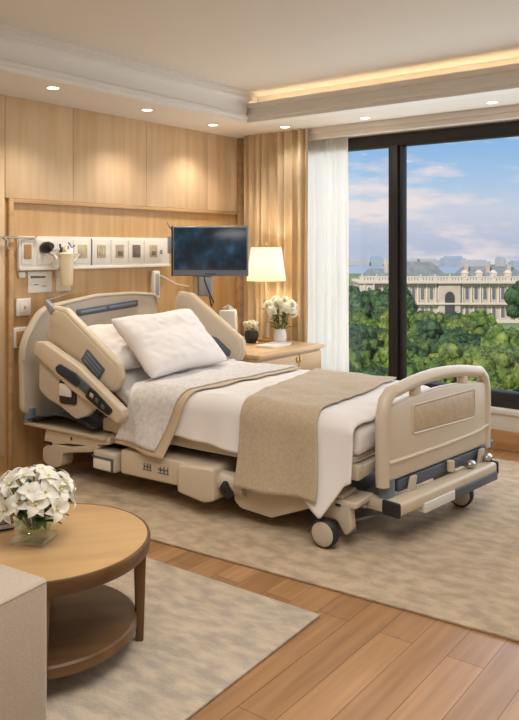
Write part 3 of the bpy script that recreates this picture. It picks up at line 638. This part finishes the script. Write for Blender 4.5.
b = nb(); box(b, .02, .026, -.04, .05, -.058, .045, .004); obj('socket_cover', b, M['socketbrown'], t)
t = thing('wall_hook_arm', 'slim metal hook arm on the wall left of the service panel', 'hook', (WX, 2.95, 1.562))
b = nb(); tube(b, [(.05, -.35, .012), (.05, -.05, .008), (.05, .02, .012), (.05, .22, .004), (.05, .235, .02)], .007, 10); obj('arm', b, M['steel'], t)
b = nb(); tube(b, [(.05, -.03, .01), (.055, .0, -.01), (.055, .0, -.05), (.055, .012, -.07)], [.010, .009, .007, .004], 10); obj('hook', b, M['steel'], t)
b = nb(); tube(b, [(.005, -.3, .012), (.05, -.3, .012)], .009, 10); lathe(b, [(0, .008), (.025, .008), (.027, 0), (0, 0)], 20, T(0, -.3, .012) @ RY(90)); obj('mount', b, M['steel'], t)
b = nb(); box(b, 0, .02, 3.07-2.95, 3.12-2.95, 1.295-1.562, 1.335-1.562, .006)
o = obj('cable_clip', b, M['white']); o.location = (WX, 2.95, 1.562); tag(o, 'small white wall clip just below the left end of the service panel', 'clip')
t = thing('call_handset', 'slim grey nurse call unit fixed upright on the wall above the headboard', 'nurse call', (WX, 4.36, 1.20))
b = nb(); box(b, 0, .05, -.034, .034, -.11, .112, .008, 3); obj('housing', b, M['ivory'], t)
b = nb(); box(b, .05, .054, -.02, .02, -.09, .09, .003); obj('front_plate', b, M['grey'], t)
b = nb(); tube(b, [(.03, .03, .075), (.05, .08, .06), (.10, .17, .0), (.2, .22, -.02)], .006, 8); obj('cord', b, M['ivory'], t)
# ------------------------------------------------------------------ bedside cabinet
NX0, NX1, NY0, NY1, NZ = -4.38, -3.33, 4.37, 5.25, .705
t = thing('nightstand', 'light oak bedside cabinet with drawers by the curtain', 'cabinet', ((NX0+NX1)/2, (NY0+NY1)/2, 0)); cx, cy = t.location.x, t.location.y
def nbx(bm, x0, x1, y0, y1, z0, z1, bev=.004): return box(bm, x0-cx, x1-cx, y0-cy, y1-cy, z0, z1, bev)
b = nb(); nbx(b, NX0, NX1, NY0, NY1, NZ-.03, NZ, .005); obj('top', b, M['night'], t)
b = nb(); nbx(b, NX0+.02, NX1-.03, NY0+.015, NY1-.015, .06, NZ-.03, .003); obj('body', b, M['night'], t)
b = nb(); nbx(b, NX0+.05, NX1-.06, NY0+.04, NY1-.04, .0125, .06, .002); obj('plinth', b, M['tablewood'], t)
ym = NY0 + .52
for z0, z1 in ((.50, .655), (.30, .485), (.09, .285)):
    for y0, y1 in ((NY0+.03, ym-.006), (ym+.006, NY1-.03)):
        b = nb(); nbx(b, NX1-.03, NX1-.012, y0, y1, z0, z1, .003); d = obj('drawer', b, M['night'], t)
        b = nb(); nbx(b, NX1-.014, NX1-.004, (y0 if y0 > ym else y1-.03)+.004, (y0 if y0 > ym else y1-.03)+.024, z1-.06, z1-.012, .003); obj('pull', b, M['brass'], d)
# lamp
LX, LY = -3.83, 5.11
t = thing('table_lamp', 'lit table lamp with white tapered shade on the bedside cabinet', 'lamp', (LX, LY, NZ))
b = nb(); lathe(b, [(0, 0), (.075, 0), (.078, .012), (.06, .02), (.025, .028), (0, .028)], 32); obj('base', b, M['brass'], t)
b = nb(); lathe(b, [(0, .026), (.028, .028), (.030, .05), (.022, .07), (.024, .2), (.026, .33), (.018, .36), (.012, .38), (.012, .55), (0, .55)], 24); obj('stem', b, mat('lamp_stem', lin(206, 186, 150), .2, .3), t)
b = nb(); lathe(b, [(.170, .515), (.128, .80), (.125, .80), (.167, .515)], 48); obj('lamp_shade', b, M['shade'], t, 60)
b = nb(); tube(b, [(-.125, 0, .785), (0, 0, .785), (.125, 0, .785)], .003, 6); tube(b, [(0, -.125, .785), (0, .125, .785)], .003, 6); tube(b, [(0, 0, .54), (0, 0, .83)], .003, 6); lathe(b, [(0, .825), (.008, .83), (.010, .837), (.006, .85), (0, .855)], 12); obj('finial', b, M['brass'], t)
b = nb(); ball(b, (0, 0, .60), .03, 2, (1, 1, 1.3)); obj('bulb', b, M['bulb'], t)
l = light('lamp_glow', 'POINT', (0, 0, .685), 9, (1.0, .86, .68), shadow_soft_size=.045); l.parent = t
# monitor on a post
t = thing('monitor', 'flat screen patient monitor on an arm above the bedside cabinet', 'monitor', (-3.90, 4.465, 1.476), YAW-4)
# local: x right along screen, -y towards the viewer
b = nb(); box(b, -.304, .304, -.02, .02, -.198, .198, .008, 3); TV = obj('casing', b, M['bezel'], t)
b = nb(); box(b, -.308, -.296, -.024, .024, -.20, .20, .004); obj('side_edge', b, M['black'], t)
b = nb(); box(b, -.286, .290, -.0225, -.018, -.150, .184, .002); obj('screen', b, M['screen'], t)
b = nb(); box(b, -.04, .05, -.024, -.018, -.186, -.172, .003); obj('control_strip', b, M['slate'], t)
b = nb(); box(b, -.1, .1, .02, .05, -.1, .1, .01); tube(b, [(0, .05, 0), (-.06, .22, .01), (.02, .42, .02)], .022, 12); lathe(b, [(0, .02), (.05, .02), (.05, 0), (0, 0)], 20, T(.02, .44, .02) @ RX(90)); obj('wall_arm', b, M['grey'], t)
b = nb(); tube(b, [(-.12, .05, -.7655), (-.12, .05, -.12)], .030, 20); lathe(b, [(0, 0), (.07, 0), (.07, .012), (.03, .02), (0, .02)], 24, T(-.12, .05, -.7705)); obj('post', b, mat('post_beige', lin(200, 176, 140), .4), t)
b = nb(); box(b, -.09, .015, -.02, .06, -.36, -.20, .02, 3); tube(b, [(-.03, .0, -.2), (-.01, .0, -.16)], .01, 8); HC = obj('handset_cradle', b, M['grey'], t)
b = nb(); tube(b, [(-.05, .0, -.19), (-.04, -.03, -.24), (.0, -.05, -.33), (.03, -.03, -.40), (.01, .0, -.44), (-.01, .02, -.36)], .006, 8); obj('cord', b, M['navy'], t)
b = nb(); tube(b, [(-.31, .05, .16), (-.335, .02, .20), (-.345, .0, .23)], .006, 8); box(b, -.345, -.30, .0, .04, -.02, .12, .01); obj('side_bracket', b, M['grey'], t)
# tissue box
t = thing('leaflet_holder', 'white tapered tissue box on the bedside cabinet below the monitor', 'tissue box', (-3.995, 4.80, NZ), 30)
b = nb(); box(b, -.085, .085, -.07, .07, 0, .28, .012, 3, None, .78); obj('box', b, M['ceramic'], t); t.name = 'tissue_box'
b = nb(); grid(b, lambda i, j: Vector(((i-.5)*.09, .03*math.sin(i*7)*(1-j)+.01*math.sin(j*5), .275 + .05*j*(1-abs(i-.5)))), 10, 6); obj('tissue', b, M['paper'], t, 180)
# notepad
t = thing('notepad', 'white notepad lying on the front of the bedside cabinet', 'notepad', (-3.58, 4.88, NZ), 8)
b = nb(); box(b, -.085, .085, -.15, .15, 0, .016, .003); obj('pages', b, M['paper'], t)
b = nb(); box(b, -.087, .087, -.152, .152, .016, .019, .001); obj('cover', b, M['white'], t)
# ------------------------------------------------------------------ flowers
def petal_mesh(bm, n, ln, wd, cup, mtx, twist=0):
    for k in range(n):
        a = 2*math.pi*k/n + twist
        def f(i, j):
            y = (j-.5)*2; w = wd*math.sin(math.pi*min(1, .12+.88*i)**.8)*(1 if i < 1 else 0) + .0008
            r = ln*i; z = cup*ln*(i - .9*i*i*i) + .10*wd*(y*y)*3*(1-i)
            return Vector((r, y*w*.5, z))
        t = nb(); grid(t, f, 7, 4); merge(bm, t, mtx @ Matrix.Rotation(a, 4, 'Z'))
def leaf_mesh(bm, ln, wd, mtx):
    t = nb(); grid(t, lambda i, j: Vector((ln*i, (j-.5)*wd*math.sin(math.pi*min(.98, .06+.94*i)), .22*ln*i*(1-i)*1.6 - .12*ln*i*i + .12*wd*abs(j-.5)*2)), 8, 4); merge(bm, t, mtx)
def look(d, spin=0): return Vector(d).to_track_quat('Z', 'Y').to_matrix().to_4x4() @ Matrix.Rotation(spin, 4, 'Z')
# coffee table --------------------------------------------------------------
TCX, TCY, TZ = -2.300, 1.710, .43
t = thing('coffee_table', 'round wooden coffee table with lower shelf on the smaller rug', 'coffee table', (TCX, TCY, .012), 51.4)
tz = TZ-.012
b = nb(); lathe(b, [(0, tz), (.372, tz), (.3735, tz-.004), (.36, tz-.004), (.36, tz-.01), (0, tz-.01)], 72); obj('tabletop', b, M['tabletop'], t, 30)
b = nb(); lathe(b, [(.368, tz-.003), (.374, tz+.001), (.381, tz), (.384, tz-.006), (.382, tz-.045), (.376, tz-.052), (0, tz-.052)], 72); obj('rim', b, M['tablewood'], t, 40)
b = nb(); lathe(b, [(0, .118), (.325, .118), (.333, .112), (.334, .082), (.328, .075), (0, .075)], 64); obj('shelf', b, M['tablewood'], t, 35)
for k in range(4):
    a = R(14 - 14 + 90*k + 0); rr = .345
    x, y = rr*math.cos(a), rr*math.sin(a)
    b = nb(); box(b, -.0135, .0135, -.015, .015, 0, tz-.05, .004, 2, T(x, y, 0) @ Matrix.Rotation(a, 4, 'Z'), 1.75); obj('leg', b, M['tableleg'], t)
VX, VY = -2.315, 1.672
t = thing('glass_vase', 'clear glass bowl vase with square base on the round coffee table', 'vase', (VX, VY, TZ+.0015), 28)
b = nb(); box(b, -.066, .066, -.066, .066, 0, .018, .006, 2); obj('base', b, M['vaseglass'], t)
b = nb(); lathe(b, [(.03, .018), (.056, .03), (.068, .06), (.064, .09), (.052, .115), (.054, .125)], 36); obj('bowl', b, M['vaseglass'], t, 60)
b = nb(); lathe(b, [(0, .026), (.052, .036), (.062, .06), (.059, .08), (0, .08)], 32); obj('water', b, M['water'], t, 60)
b = nb(); tube(b, [(-.05, -.0, .112), (-.085, 0, .115), (-.095, 0, .09), (-.085, 0, .065), (-.064, 0, .06)], .006, 10); obj('handle', b, M['vaseglass'], t)
# bouquet
def flower(kind, base, head, d, spin, sc, label, cat, grp, leaf=True, rnd=random):
    t = thing(kind, label, cat, base, 0, grp)
    bend = rnd.uniform(0, 2); h = Vector(head) - Vector(base); mt = T(*h) @ look(d, spin) @ Matrix.Scale(sc, 4)
    b = nb()
    if kind == 'lily':
        petal_mesh(b, 3, .046, .034, .55, mt, bend); petal_mesh(b, 3, .045, .028, .38, mt @ T(0, 0, -.002), math.pi/3 + bend)
    else:
        for n, ln, wd, cu, z in ((5, .030, .036, .2, 0), (5, .028, .034, .8, .003), (4, .026, .032, 1.6, .004), (3, .022, .028, 2.6, .004)): petal_mesh(b, n, ln, wd, cu, mt @ T(0, 0, z), n*.7+z*90)
        ball(b, mt @ Vector((0, 0, .02)), .013*sc, 2)
    obj('blossom', b, M['petal'] if kind == 'lily' else M['rose'], t, 70)
    if kind == 'lily':
        b = nb(); ball(b, mt @ Vector((0, 0, .008)), .0055*sc, 1); obj('stamen', b, M['petalcentre'], t)
    b = nb(); dn = Vector(d).normalized(); tube(b, [(0, 0, 0), h*.4 + Vector((0, 0, h.z*.12)), h - dn*.022*sc, h], .0028, 6); obj('stem', b, M['stem'], t)
    if leaf:
        b = nb()
        for s in range(leaf):
            aa = rnd.uniform(0, 6.28); ln = rnd.uniform(.055, .095)
            p = h*rnd.uniform(.30, .72); leaf_mesh(b, ln, ln*.42, T(*p) @ Matrix.Rotation(aa, 4, 'Z') @ RY(rnd.uniform(-50, 10)))
        obj('leaf', b, M['leaf'], t, 80)
rnd = random.Random(11)
NL = 25
for k in range(NL):
    g = math.pi*(3-math.sqrt(5)); fz = .02 + .98*(k+.5)/NL; rr = math.sqrt(1-fz*fz); a = g*k
    d = Vector((rr*math.cos(a), rr*math.sin(a), fz - .12 + rnd.uniform(-.12, .12))).normalized()
    c = Vector((VX, VY, TZ+.148)); sc = rnd.uniform(1.0, 1.3)
    hd = c + Vector((d.x, d.y, 0))*rnd.uniform(.105, .135) + Vector((0, 0, max(-.01, d.z)*.105 + rnd.uniform(-.02, .015)))
    base = (VX + .018*math.cos(a), VY + .018*math.sin(a), TZ+.045)
    flower('lily', base, hd, (d.x, d.y, d.z*.8+.25), rnd.uniform(0, 6), sc, 'white star-shaped flower in the bouquet on the round coffee table', 'flower', 'white flowers in the coffee table bouquet', 2, rnd)
t = thing('book', 'dark closed notebook at the left edge of the coffee table', 'notebook', (-2.562, 1.675, TZ+.0015), 62)
b = nb(); box(b, -.06, .06, -.08, .08, 0, .005, .002); box(b, -.06, .06, -.08, .08, .023, .028, .002); box(b, -.06, -.055, -.08, .08, 0, .028, .002); obj('cover', b, M['book'], t)
b = nb(); box(b, -.055, .056, -.076, .076, .005, .023, .001); obj('pages', b, M['paper'], t)
# roses on the cabinet
RX_, RY_ = -3.65, 5.06
t = thing('flower_vase', 'white ribbed glass vase of roses on the bedside cabinet', 'vase', (RX_, RY_, NZ))
b = nb(); lathe(b, [(0, .002), (.040, 0), (.050, .01), (.058, .05), (.052, .09), (.046, .115), (.050, .122), (.044, .122), (.041, .11), (.047, .09), (.052, .05), (.044, .012), (0, .01)], 32); obj('body', b, M['ceramic'], t, 60)
NRS = 13
for k in range(NRS):
    fz = .05 + .95*(k+.5)/NRS; rr = math.sqrt(1-fz*fz); a = 2.39996*k
    d = Vector((rr*math.cos(a), rr*math.sin(a), fz)); hd = Vector((RX_, RY_, NZ+.25)) + Vector((d.x*.118, d.y*.118, d.z*.095))
    flower('rose', (RX_+.015*math.cos(a), RY_+.015*math.sin(a), NZ+.03), hd, (d.x, d.y, d.z+.4), rnd.uniform(0, 6), 1.75, 'cream white rose in the vase beside the lamp', 'flower', 'roses beside the lamp', 2, rnd)
PX, PY = -3.855, 4.935
t = thing('flower_pot', 'small dark green pot left of the lamp on the bedside cabinet', 'pot', (PX, PY, NZ))
b = nb(); lathe(b, [(0, 0), (.04, 0), (.055, .03), (.060, .075), (.052, .10), (.046, .10), (.052, .07), (0, .06)], 28); obj('body', b, mat('pot_green', lin(44, 48, 36), .35), t, 60)
for k in range(7):
    a = k*2.4; rr = .018 + .05*(k/7); hd = (PX+rr*math.cos(a), PY+rr*math.sin(a), NZ+.155 - .02*(k/7))
    flower('small_white_flower', (PX+rr*.3*math.cos(a), PY+rr*.3*math.sin(a), NZ+.064), hd, (.5*math.cos(a), .5*math.sin(a), 1), k, 1.15, 'small white flower in the dark pot beside the lamp', 'flower', 'small flowers in the dark pot', 0, rnd)
# ------------------------------------------------------------------ armchair (only its arm reaches into the picture)
t = thing('armchair', 'beige linen armchair with square arm in front of the coffee table', 'armchair', (-1.760, 1.322, .012), 6)
for x0, x1 in ((-.20, 0), (-1.0, -.80)):
    b = nb(); box(b, x0, x1, -.85, 0, .05, .555, .018, 4); a_ = obj('arm', b, M['sofa'], t)
    b = nb(); pth = [(x1-.003, -.84, .545), (x1-.003, -.01, .545), (x0+.003, -.01, .545), (x0+.003, -.84, .545)]; tube(b, pth, .004, 6); obj('piping', b, M['sofa'], a_)
b = nb(); box(b, -.8, -.2, -.85, -.02, .05, .28, .015, 3); obj('seat_base', b, M['sofa'], t)
b = nb(); box(b, -.795, -.205, -.70, -.005, .28, .42, .035, 4); obj('seat_cushion', b, M['sofa'], t)
b = nb(); box(b, -.8, -.2, -.85, -.66, .28, .80, .04, 4); obj('backrest', b, M['sofa'], t)
for x in (-.94, -.06):
    for y in (-.79, -.06):
        b = nb(); box(b, x-.02, x+.02, y-.02, y+.02, 0, .052, .003); obj('foot', b, M['tableleg'], t)
# ------------------------------------------------------------------ OUTSIDE (park, palace, skyline)
FW = Vector((-math.sin(R(YAW)), math.cos(R(YAW)), 0)); RT = Vector((math.cos(R(YAW)), math.sin(R(YAW)), 0))
def out(a, bb, z): p = FW*a + RT*bb; return Vector((p.x, p.y, z))
GZ = -19.0
M['lawn'] = mat('lawn', lin(128, 146, 92), .95, col2=lin(96, 122, 66), vscale=.05, detail=6)
b = nb(); box(b, -700, 900, 4, 920, -.5, 0, 0); o = struct('ground', b, M['lawn'], 'park ground far below the window'); o.location = out(6, 0, GZ); o.rotation_euler = (0, 0, R(YAW))
b = nb(); box(b, 35, 95, -9, 9, 0, .05, 0); o = obj('pond_water', b, mat('pond', lin(150, 170, 168), .12)); o.matrix_world = T(*out(180, 30, GZ)) @ RZ(YAW); o['kind'] = 'structure'
def tree_mats(i, c1, c2, c3):
    m = bpy.data.materials.new('foliage'); m.use_nodes = True; t = m.node_tree; bs = t.nodes['Principled BSDF']; bs.inputs['Roughness'].default_value = .6; bs.inputs['Specular IOR Level'].default_value = .25
    tcn = N(t, 'ShaderNodeTexCoord'); n = N(t, 'ShaderNodeTexNoise'); n.inputs['Scale'].default_value = 1.4; n.inputs['Detail'].default_value = 5; t.links.new(tcn.outputs['Object'], n.inputs[0])
    r = N(t, 'ShaderNodeValToRGB'); ramp(r, [(.34, c1), (.52, c2), (.68, c3)]); t.links.new(n.outputs[0], r.inputs[0]); t.links.new(r.outputs[0], bs.inputs['Base Color'])
    return m
TM = [tree_mats(0, lin(62, 86, 40), lin(94, 118, 50), lin(136, 150, 70)), tree_mats(1, lin(78, 96, 40), lin(116, 130, 54), lin(156, 158, 78)), tree_mats(2, lin(44, 70, 46), lin(66, 94, 56), lin(92, 116, 66))]
def crown_bm(seed):
    rn = random.Random(seed); q = nb()
    blobs = [(Vector((0, 0, .0)), .80)]
    for k in range(46):
        z = rn.uniform(-.55, 1); a = rn.uniform(0, 6.283); r = math.sqrt(max(0, 1-z*z))
        blobs.append((Vector((r*math.cos(a)*.82, r*math.sin(a)*.82, z*.72)), rn.uniform(.20, .36)))
    for c, r in blobs:
        t = nb(); bmesh.ops.create_icosphere(t, subdivisions=3 if r < .5 else 2, radius=r)
        for v in t.verts: v.co = v.co*(1 + .34*noise.noise(v.co*6 + c*5) + .26*noise.noise(v.co*16 + c*3)); v.co.z *= .85
        merge(q, t, T(*c))
        for s in range(40 if r < .5 else 0):
            d = Vector((rn.gauss(0, 1), rn.gauss(0, 1), rn.gauss(.4, 1))).normalized(); p = c + d*r*rn.uniform(.92, 1.12)
            w = rn.uniform(.03, .06); m_ = look(d + Vector((rn.uniform(-.7, .7), rn.uniform(-.7, .7), rn.uniform(-.3, .7))), rn.uniform(0, 6))
            vs = [q.verts.new(p + (m_ @ Vector(x))) for x in ((-w, -w*.5, 0), (w*.2, -w*.7, .02), (w*1.2, 0, 0), (w*.2, w*.7, .02), (-w, w*.5, 0))]
            q.faces.new(vs)
    return q
crowns = []
for i in range(3):
    for s in range(3):
        me_o = obj('crown', crown_bm(i*10+s), TM[i], None, 70); crowns.append((i, me_o.data)); bpy.data.objects.remove(me_o)
b = nb(); tube(b, [(0, 0, 0), (.1, .05, 3), (0, 0, 6.5)], [.35, .27, .18], 10); trunk_me = obj('trunk', b, M['trunk']); TR = trunk_me.data; bpy.data.objects.remove(trunk_me)
TLAB = {0: 'mid green round-headed park tree seen beyond the window', 1: 'yellow-green round-headed park tree seen beyond the window', 2: 'dark blue-green park tree seen beyond the window'}
def tree(p, r, h, kind, rn, label=None):
    t = thing('park_tree', label or TLAB[kind], 'tree', p, rn.uniform(0, 360), None if label else {0: 'mid green park trees', 1: 'yellow-green park trees', 2: 'dark park trees'}[kind])
    c = bpy.data.objects.new('crown', rn.choice([m for k, m in crowns if k == kind])); COL.objects.link(c); c.parent = t; c.location = (0, 0, h - r*.8); c.scale = (r, r, r*rn.uniform(1.1, 1.4))
    k = bpy.data.objects.new('trunk', TR); COL.objects.link(k); k.parent = t; k.scale = (r/2.4, r/2.4, (h-r)/6.5)
rn = random.Random(21)
cand = []
for k in range(9000):
    a = 31 + 81*math.sqrt(rn.random()); q = rn.uniform(-.03, .50)
    if q > .298 and a > 74: continue
    cand.append((a, q*a))
for k in range(600):      # dark belt at the palace's left
    a = rn.uniform(138, 166); cand.append((a, rn.uniform(.08, .195)*a))
pts = []
for a, bb in cand:
    dmin = 3.7 + max(0, a-31)*.006 if a < 120 else 6.0
    if all((a-c)**2 + (bb-d)**2 > dmin*dmin for c, d in pts): pts.append((a, bb))
pts = sorted(pts)[:285]
for a, bb in pts:
    near = min(math.hypot(a-c, bb-d) for c, d in pts if (c, d) != (a, bb)); q = bb/a
    r = min(near/2/1.2, 3.4); h = rn.uniform(10.8, 12.4)
    if a < 120:
        h = min(h, 20.5 - rn.uniform(66, 74)/747*a + (2 if q < .17 else 0))
        kind = rn.choice([2, 2, 0, 2, 0]) if q < .17 and a > 50 else rn.choice([0, 0, 1, 2]) if a > 85 else rn.choice([1, 0, 0, 1, 2])
    else: h = rn.uniform(10.0, 12.0); kind = 2
    tree(out(a, bb, GZ), r, h, kind, rn)
tree(out(152, .360*152, GZ), 4.4, 12.4, 2, rn, 'large dark tree standing alone at the right of the palace front')
# palace
PA = 205.0
M['stone'] = mat('palace_stone', lin(206, 190, 172), .85, col2=lin(186, 170, 154), vscale=.35)
M['stone2'] = mat('palace_stone_light', lin(216, 202, 184), .85)
M['slate_roof'] = mat('palace_roof', lin(138, 144, 142), .6, col2=lin(114, 120, 122), vscale=.5)
M['pwin'] = mat('palace_window', lin(112, 112, 116), .3)
P = thing('palace', 'long pale stone palace with grey roofs beyond the park trees', 'palace', out(PA, 52, GZ), YAW)
# local x along facade, -y towards the viewer; arch centre at 0
HT = 13.2
def pb(bm, *a, **k): return box(bm, *a, bev=k.get('bev', .05), seg=1)
b = nb(); pb(b, -24.5, 24.5, 0, 14, 0, HT-2.2); pb(b, -24.5, -20.5, -1, 0, 0, HT-2.2); pb(b, 20.5, 24.5, -1, 0, 0, HT-2.2); pb(b, -3, 3, -.8, 0, 0, HT-2.2); obj('facade', b, M['stone'], P)
b = nb(); pb(b, -25, 25, -1.5, 14.5, HT-2.4, HT-1.7); pb(b, -24.8, 24.8, -1.2, -.1, 5.0, 5.5); pb(b, -24.8, 24.8, -1.4, 14.2, 0, .9); obj('cornice', b, M['stone2'], P)
b = nb(); pb(b, -24.8, 24.8, -1.3, -1.0, HT-.7, HT-.4)
for k in range(62): pb(b, -24.7+k*.8, -24.2+k*.8, -1.28, -1.02, HT-1.7, HT-.7, bev=0)
obj('balustrade', b, M['stone2'], P)
b = nb()
for k in range(13):
    x = -24+k*4; pb(b, x-.28, x+.28, -1.3, -.85, HT-1.7, HT-.2); ball(b, (x, -1.1, HT), .25, 1)
obj('pedestal', b, M['stone2'], P)
for k in range(19):
    x = -22.05+k*2.45
    if abs(x) < 2.3: continue
    yo = -1.02 if abs(x) > 20.5 else -.02
    for z0, z1 in ((6.4, 9.6), (1.4, 4.3)):
        b = nb(); pb(b, x-.72, x+.72, yo-.14, yo+.2, z0-.35, z1+.4); w = obj('window', b, M['stone2'], P)
        b = nb(); prism(b, [(x-.46, z0), (x+.46, z0), (x+.46, z1-.3)] + [(x+.46*math.cos(q*math.pi/6), z1-.3+.5*math.sin(q*math.pi/6)) for q in range(1, 6)] + [(x-.46, z1-.3)], yo-.22, yo-.10, XZ, 0); obj('pane', fixn(b), M['pwin'], w)
for k in range(20):
    x = -23.275+k*2.45
    if abs(x) < 2: continue
    b = nb(); pb(b, x-.2, x+.2, (-1.3 if abs(x) > 20.4 else -.4), .1, 5.5, HT-2.4); obj('pilaster', b, M['stone2'], P)
b = nb(); prism(b, [(-1.3, .2), (1.3, .2), (1.3, 7)] + [(1.3*math.cos(q*math.pi/10), 7+1.6*math.sin(q*math.pi/10)) for q in range(1, 10)] + [(-1.3, 7)], -.95, -.5, XZ, 0); o = obj('archway', fixn(b), mat('arch_dark', lin(72, 68, 70), .6), P); o['label'] = 'tall dark central archway'
def hip(bm, x0, x1, y0, y1, z0, z1, s):
    t = nb(); lo = [t.verts.new(v) for v in ((x0, y0, z0), (x1, y0, z0), (x1, y1, z0), (x0, y1, z0))]; hi = [t.verts.new(v) for v in ((x0+s, y0+s, z1), (x1-s, y0+s, z1), (x1-s, y1-s, z1), (x0+s, y1-s, z1))]
    for k in range(4): t.faces.new((lo[k], lo[(k+1) % 4], hi[(k+1) % 4], hi[k]))
    t.faces.new(hi); merge(bm, t)
b = nb(); hip(b, -15.5, 1.5, 1, 13, HT-1.7, HT+3.4, 5); hip(b, 3, 23, 2, 13, HT-1.7, HT+2.0, 3.4); hip(b, -23.5, -14, 2, 13, HT-1.7, HT+1.4, 3); obj('roof', b, M['slate_roof'], P)
b = nb(); tube(b, [(-7, 6.5, HT+3), (-7, 6.5, HT+4.2)], .35, 8); obj('roof_lantern', b, M['slate_roof'], P)
for x in (-12.5, -16.5, 6, 12, 18):
    b = nb(); pb(b, x-.5, x+.5, 4, 5, HT-1, HT+2.6 + (1.6 if x == -16.5 else 0)); obj('chimney', b, M['stone'], P)
for x in (5, 9, 13, 17):
    b = nb(); pb(b, x-.7, x+.7, 1.6, 4, HT-1.2, HT+.4); hip(b, x-.85, x+.85, 1.5, 4, HT+.4, HT+1.2, .7); obj('dormer', b, M['stone2'], P)
# skyline; distance haze is mixed into the base colours of buildings and hills
M['haze1'] = mat('haze_tint_blue', lin(160, 172, 190), .8); M['haze2'] = mat('haze_tint_grey', lin(178, 178, 186), .8); M['far'] = mat('haze_tint_hills', lin(150, 168, 184), .9)
sky = [(.112, 880, 14, 38, 'haze1', 'slender haze-blue tower on the skyline beside the sheer curtain'), (.130, 860, 30, 22, 'haze2', 'low grey block on the skyline left of the window post'), (.158, 850, 12, 40, 'haze1', 'haze-blue tower on the skyline just left of the window post'),
       (.222, 830, 34, 27, 'haze2', 'wide grey block on the skyline above the palace roof'), (.262, 800, 22, 40, 'haze1', 'haze-blue block on the skyline behind the palace chimneys'), (.290, 770, 30, 26, 'haze2', 'long pale block on the skyline behind the palace balustrade'), (.327, 740, 5, 40, 'haze2', 'thin spire tower on the skyline over the right part of the palace'), (.350, 710, 12, 27, 'haze1', 'low haze-blue block on the skyline at the right edge')]
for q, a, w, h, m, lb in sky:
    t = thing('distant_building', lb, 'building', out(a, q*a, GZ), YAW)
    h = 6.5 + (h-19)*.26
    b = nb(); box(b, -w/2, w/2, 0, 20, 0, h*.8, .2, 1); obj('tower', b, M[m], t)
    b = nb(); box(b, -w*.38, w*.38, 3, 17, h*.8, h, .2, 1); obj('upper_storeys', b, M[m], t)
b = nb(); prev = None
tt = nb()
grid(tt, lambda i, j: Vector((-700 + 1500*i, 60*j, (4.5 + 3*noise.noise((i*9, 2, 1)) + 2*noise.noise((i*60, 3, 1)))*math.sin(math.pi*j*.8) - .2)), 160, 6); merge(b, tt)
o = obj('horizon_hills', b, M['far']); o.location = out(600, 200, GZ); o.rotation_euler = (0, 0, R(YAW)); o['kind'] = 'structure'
